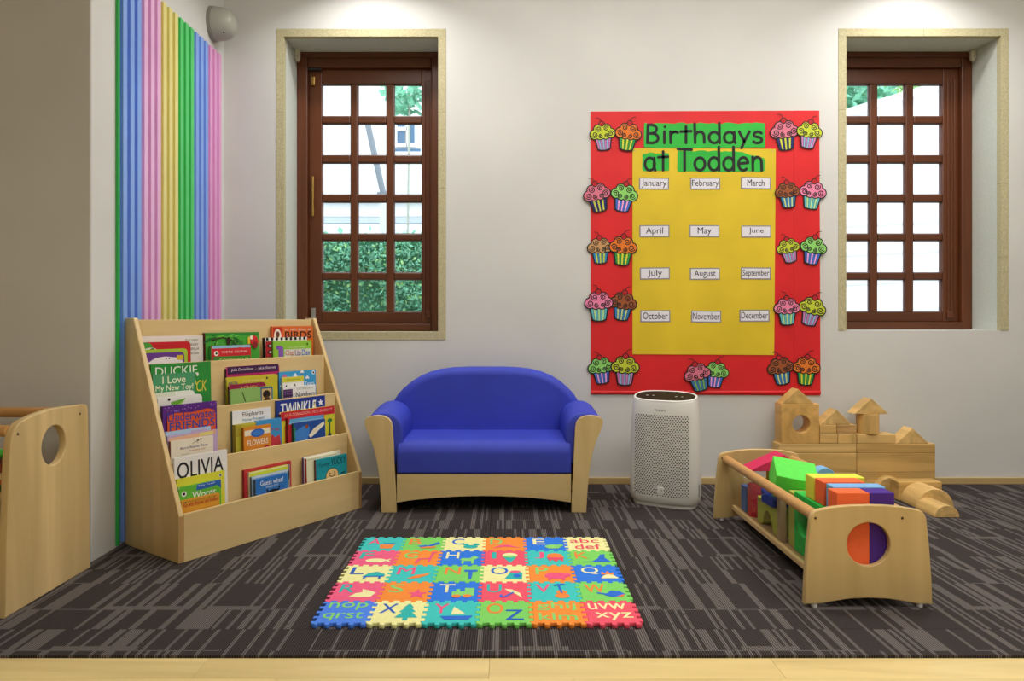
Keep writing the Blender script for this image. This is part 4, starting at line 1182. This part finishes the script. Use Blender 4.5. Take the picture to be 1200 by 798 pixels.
# ================================================================== LOW TROUGH with foam blocks (right)
TX0 = 1.134
tr = thing('toy_trough', 'low birch toy trough with round end holes filled with foam blocks', 'toy trough', (TX0, 2.13, 0))
EB = birch('z', 'd0b47c', .07, .38)
RAILC = birch('y', 'c99a62', .10, .42)
def end_outline():
    r = [(-.2, .010), (-.197, .09), (-.189, .20), (-.182, .262)]
    r += arc(-.152, .265, .030, .040, 180, 110, 6)
    r += [(-.10, .3145), (-.05, .3185), (0, .3195), (.05, .3185), (.10, .3145)]
    r += arc(.152, .265, .030, .040, 70, 0, 6)
    r += [(.189, .20), (.197, .09), (.2, .010), (.15, .012), (.11, .019), (.06, .027), (0, .030), (-.06, .027), (-.11, .019), (-.15, .012)]
    return r
for yy in (0, .916):
    ep = obj('end_panel', curve_mesh([end_outline()[::-1], ell(.0, .197, .068, n=40)], 'W', -yy - .02, -yy, .003, res=2), EB, tr, smooth=35)
    for x in (-.166, .105):
        obj('screw', MB().tube((x, yy - .0006, .279), (x, yy + .001, .279), .0042, n=10), mat('3a2c20', .6, 'iron'), ep)
    for x in (-.165, .165):
        obj('foot', MB().tube((x, yy + .01, 0), (x, yy + .01, .0125), .009, n=12), mat('d8d8d4', .5, 'nylon'), ep)
ya, yb = .0195, .9165
for s in (-1, 1):
    obj('top_rail', MB().tube((s * .147, ya, .274), (s * .147, yb, .274), .0185, n=18), RAILC, tr, smooth=45)
    obj('bottom_rail', MB().box(s * .115 - .008, s * .115 + .008, ya, yb, .050, .072), birch('y', 'd3b582', .08), tr, bevel=.004)
    m = MB()
    q = [(s * .1155, .0715), (s * .1475, .262), (s * .1445, .2625), (s * .1125, .0715)]
    n = 4
    m.v = [(p[0], ya, p[1]) for p in q] + [(p[0], yb, p[1]) for p in q]
    m.f = [[0, 1, 2, 3], [7, 6, 5, 4]] + [[i, i + 4, (i + 1) % 4 + 4, (i + 1) % 4] for i in range(4)]
    obj('clear_side', m, glass_mat((.96, .97, .96)), tr)
obj('bottom_board', MB().box(-.107, .107, ya, yb, .052, .064), birch('y', 'a8845a', .08), tr)

# foam blocks (world coordinates)
def blk(name, lab, x0, x1, y0, y1, z0, z1, c, bev=.003):
    cx, cy = (x0 + x1) / 2, (y0 + y1) / 2
    o = obj(name, MB().box(x0 - cx, x1 - cx, y0 - cy, y1 - cy, 0, z1 - z0), foam(c), loc=(cx, cy, z0), bevel=bev)
    tag(o, lab, 'foam block', 'foam blocks in the trough')
    return o
ZF = .0645
FO, FP, FB_, FY_, FG, FK = 'ef6b3c', '4b2a8e', '7fb2e0', 'dbe04c', '4fd64a', 'd0325e'
blk('foam_block', 'tall orange foam block filling the left half of the front hole of the trough', 1.046, 1.1495, 2.1525, 2.216, ZF, .352, FO)
blk('foam_block', 'tall purple foam block filling the right half of the front hole of the trough', 1.1505, 1.228, 2.1525, 2.216, ZF, .352, FP)
blk('foam_block', 'light blue foam slab standing behind the orange and purple front blocks', 1.066, 1.236, 2.2175, 2.268, ZF, .355, FB_)
blk('foam_block', 'second orange foam block, left of the light blue slab on a green block', 1.060, 1.20, 2.273, 2.337, .2775, .3575, FO)
blk('foam_block', 'yellow foam slab standing behind the second orange block', 1.055, 1.232, 2.3375, 2.402, .2775, .3575, FY_)
# green block with a round hole through it
gh = thing('foam_block', 'green foam block with a round hole seen through the clear side of the trough', 'foam block', (1.049, 2.376, ZF), (0, 0, 0), 'foam blocks in the trough')
me = curve_mesh([[(-.105, 0), (.103, 0), (.103, .212), (-.105, .212)], ell(0.03, .115, .046, n=28)], 'X', 0, .17, .003, res=1)
obj('block_body', me, foam('35c24e'), gh, smooth=35)
def solid(lab, me, c, loc, rot=(0, 0, 0), bev=.003, sm=None):
    o = obj('foam_block', me, foam(c), loc=loc, rot=rot, bevel=bev, smooth=sm)
    tag(o, lab, 'foam block', 'foam blocks in the trough')
    return o
solid('lime foam block standing on end just behind the green holed block', MB().box(-.075, .075, -.03, .03, 0, .20), 'b9b957', (1.13, 2.512, ZF))
solid('pale wooden looking upright slab behind the lime block at the clear side', MB().box(-.012, .012, -.016, .016, 0, .17), 'b79f78', (1.043, 2.575, ZF + .0))
solid('lime foam arch standing by the clear side near the middle of the trough', MB().prism([(-.11, 0), (-.065, 0)] + arc(0, 0, .05, .07, 170, 10, 10) + [(.065, 0), (.11, 0), (.11, .105), (-.11, .105)], 'X', -.03, .03), 'bcbf4c', (1.075, 2.72, ZF))
solid('dark green ribbed foam cube low inside the trough', MB().box(-.04, .04, -.04, .04, 0, .085), '1f9a5c', (1.155, 2.62, ZF))
solid('royal blue foam wedge on the lime arch', MB().prism([(-.05, 0), (.05, 0), (.05, .055), (-.05, .03)], 'X', -.045, .045), '2a45c0', (1.075, 2.69, ZF + .1055), (0, 0, .1))
solid('red foam cylinder standing at the far end of the trough', MB().tube((0, 0, 0), (0, 0, .135), .029, n=24), 'c8283c', (1.063, 2.905, ZF), sm=45, bev=0)
solid('blue foam slab standing beside the red cylinder at the far end', MB().box(-.012, .012, -.03, .03, 0, .11), '4a78c8', (1.05, 2.975, ZF))
solid('big yellow foam cube under the crimson wedge at the far end of the trough', MB().box(-.07, .065, -.08, .08, 0, .196), 'c9c860', (1.185, 2.84, ZF))
solid('large light green foam block tilted on top of the heap', MB().box(-.078, .078, -.082, .082, -.045, .045), '62e055', (1.110, 2.625, .283), (math.radians(16), math.radians(9), math.radians(-14)))
solid('crimson foam wedge at the far end of the trough behind the green block', MB().prism([(-.125, 0), (.112, 0), (.108, .02), (.03, .070)], 'W', -.10, .0), FK, (1.14, 2.86, .262), (0, 0, math.radians(0)))
solid('light blue foam half disc at the right rail behind the yellow slab', MB().prism(ell(0, 0, .040, n=28), 'W', -.05, 0), FB_, (1.221, 2.60, .293), bev=.002, sm=40)

# ================================================================== TALL TROUGH at the far left
lt = thing('toy_shelf', 'tall birch toy trough with an oval end hole at the left edge', 'toy trough', (-1.505, 2.266, 0))
# local: outline in (y, z), facing +X
eo = [(-.212, .0), (-.205, .2), (-.196, .42), (-.190, .50)] + arc(-.125, .50, .065, .085, 180, 105, 8) + [(-.08, .595), (0, .603), (.08, .601), (.15, .597)] + arc(.172, .575, .026, .022, 80, 0, 4) + [(.203, .42), (.208, .2), (.212, .0)]
obj('end_panel', curve_mesh([eo[::-1], ell(.012, .48, .061, .066, n=36)], 'X', -.024, 0, .003, res=2), birch('z', 'd6bb86', .17, .36), lt, smooth=35)
obj('end_panel', curve_mesh([eo[::-1], ell(.012, .48, .061, .066, n=36)], 'X', -.95, -.926, .003, res=2), birch('z', 'd6bb86', .17, .36), lt, smooth=35)
for y_, z_ in ((-.158, .545), (.15, .565)):
    obj('screw', MB().tube((.0006, y_, z_), (-.001, y_, z_), .0045, n=10), mat('3a2c20', .6, 'iron'), lt)
for y_, z_ in ((-.165, .556), (.14, .572)):
    obj('top_rail', MB().tube((-.926, y_, z_), (-.0245, y_, z_), .018, n=16), birch('x', 'c08f58', .1), lt, smooth=45)
obj('tray_lip', MB().box(-.926, -.0245, -.180, -.168, .345, .372), birch('x'), lt, bevel=.003)
obj('tray_floor', MB().box(-.926, -.0245, -.167, .15, .345, .355), birch('x'), lt)
obj('tray_lip', MB().box(-.926, -.0245, .151, .163, .345, .372), birch('x'), lt, bevel=.003)
obj('lower_front', MB().box(-.926, -.0245, -.190, -.178, .065, .205), birch('x', 'c4a56c'), lt, bevel=.003)
obj('lower_front', MB().box(-.926, -.0245, -.193, -.179, .03, .063), birch('x', 'd6bb86'), lt, bevel=.003)
obj('lower_floor', MB().box(-.926, -.0245, -.177, .17, .03, .045), birch('x'), lt)
zz = .3555
for c, h_, lab in (('2c7a34', .030, 'dark green box at the bottom of the pile in the tall left trough'), ('c05a30', .014, 'flat orange box in the pile in the tall left trough'), ('d8c68a', .022, 'cream box in the pile in the tall left trough'), ('8f4a2c', .028, 'brown box on top of the pile in the tall left trough')):
    o = obj('toy_box', MB().box(-.14, .14, -.045, .045, 0, h_), foam(c), loc=(-1.70, 2.160, zz), bevel=.003)
    tag(o, lab, 'toy box', 'boxes piled in the tall trough')
    zz += h_ + .0006
fr = thing('toy_animal', 'bright green plastic toy lying on the pile in the tall left trough', 'toy', (-1.645, 2.16, zz))
obj('body', MB().loft([[(xx, r * math.cos(2 * PI * j / 12), .022 + r * .7 * math.sin(2 * PI * j / 12)) for j in range(12)] for xx, r in ((-.09, .008), (-.06, .026), (0, .03), (.04, .022), (.06, .018), (.075, .006))]), mat('4ad03a', .4, 'plastic', .05), fr, smooth=60)
obj('belly', MB().loft([[(xx, r * math.cos(2 * PI * j / 12) - .0, .010 + r * .4 * math.sin(2 * PI * j / 12)) for j in range(12)] for xx, r in ((-.05, .01), (0, .024), (.05, .008))]), mat('2a6aa8', .4, 'plastic', .05), fr, smooth=60)
for x_ in (-.04, .03):
    for s in (-1, 1):
        obj('leg', MB().tube((x_, s * .02, .016), (x_ + .012, s * .042, .006), .008, .005, n=8), mat('4ad03a', .4, 'plastic', .05), fr, smooth=50)

# ================================================================== WOODEN BUILDING BLOCKS by the back wall
PINE = lambda g: mat('d8b474', .45, 'wood', .22, 13., .03, .4, g)
PINE2 = lambda g: mat('d0aa68', .45, 'wood', .24, 13., .03, .4, g)
def wb(lab, x0, x1, y0, y1, z0, z1, g='x', m=None):
    cx, cy = (x0 + x1) / 2, (y0 + y1) / 2
    o = obj('wooden_block', MB().box(x0 - cx, x1 - cx, y0 - cy, y1 - cy, 0, z1 - z0), m or random.choice((PINE, PINE2))(g), loc=(cx, cy, z0 + .0005), bevel=.003)
    return tag(o, lab, 'wooden block', 'wooden building blocks by the wall')
def wp(lab, pts, x, y0, y1, z0, g='y', sm=None):
    o = obj('wooden_block', MB().prism(pts, 'W', -(y1 - y0), 0), random.choice((PINE, PINE2))(g), loc=(x, y0, z0 + .0005), bevel=.0025, smooth=sm)
    return tag(o, lab, 'wooden block', 'wooden building blocks by the wall')
xl, xm, xr = 1.428, 1.8355, 2.246
YF, YR = 3.564, 3.654
wb('bottom left long wooden block of the wall, mostly hidden by the trough', xl, xm - .001, YF, YR, 0, .1)
wb('bottom right long wooden block of the wall, behind the half disc', xm + .001, xr, YF, YR, 0, .1)
wb('wide left wooden block in the second course of the wall', xl, xm - .001, YF, YR, .1, .2)
wb('wide right wooden block in the second course of the wall', xm + .001, xr, YF, YR, .1, .2)
wb('thin left wooden plank under the holed cube', xl, xm - .001, YF, YR, .2, .2485)
wb('thin right wooden plank at the top of the right wall', xm + .001, xr, YF, YR, .2, .2485)
# cube with a round hole
hb = thing('wooden_block', 'square wooden block with a big round hole at the left end of the wall', 'wooden block', (1.541, YF, .249), (0, 0, 0), 'wooden building blocks by the wall')
obj('block_body', curve_mesh([[(-.099, 0), (.099, 0), (.099, .208), (-.099, .208)], ell(.006, .103, .046, n=36)], 'W', -.09, 0, .003, res=1), mat('d2a660', .42, 'wood', .30, 7., .03, .4, 'y'), hb, smooth=35)
wp('small wooden roof wedge on top of the holed block', [(-.086, 0), (.086, 0), (.0, .078)], 1.530, YF + .002, YR - .01, .4575)
wb('small wooden block right of the holed block, in the third course', 1.643, 1.736, YF, YR, .249, .2985, 'x')
wb('small wooden block of upright grain in the middle of the third course', 1.738, 1.8345, YF, YR, .249, .2985, 'z')
wb('small wooden block under the left roof wedge, in the fourth course', 1.643, 1.730, YF, YR, .299, .348, 'x')
wb('small wooden block with slanting grain beside it in the fourth course', 1.732, 1.8345, YF, YR, .299, .348, 'x', mat('c39a62', .45, 'wood', .35, 30., .03, .4, 'x'))
wp('wooden roof wedge on the two small blocks left of the tower', [(-.083, 0), (.083, 0), (.004, .080)], 1.728, YF + .002, YR - .005, .3485)
wb('flat wooden block under the round tower', 1.838, 2.040, YF, YR, .249, .2985, 'x')
o = obj('wooden_block', MB().tube((0, 0, 0), (0, 0, .103), .0555, n=32), PINE2('z'), loc=(1.915, 3.609, .2995), smooth=40, bevel=.002)
tag(o, 'upright round wooden cylinder block forming the tower', 'wooden block', 'wooden building blocks by the wall')
wp('wooden roof wedge on top of the round tower', [(-.092, 0), (.092, 0), (.0, .082)], 1.916, 3.570, 3.650, .4030)
wp('wooden roof wedge lying at the right end of the wall', [(-.086, 0), (.086, 0), (.0, .082)], 2.128, YF + .002, YR - .005, .2490)
wp('half disc wooden block standing against the wall of blocks', arc(0, 0, .075, .085, 0, 180, 20), 1.99, 3.518, 3.5635, 0, 'x', sm=40)
wb('flat rectangular wooden block in front of the wall of blocks', 1.952, 2.166, 3.385, 3.468, 0, .092, 'x', PINE2('x'))
wp('large half round wooden block in front of the rectangular one', arc(0, 0, .088, .092, 0, 180, 24), 2.046, 3.245, 3.383, 0, 'y', sm=40)
wp('small half round wooden block nearest the trough', arc(0, 0, .057, .054, 0, 180, 20), 2.004, 3.095, 3.243, 0, 'y', sm=40)
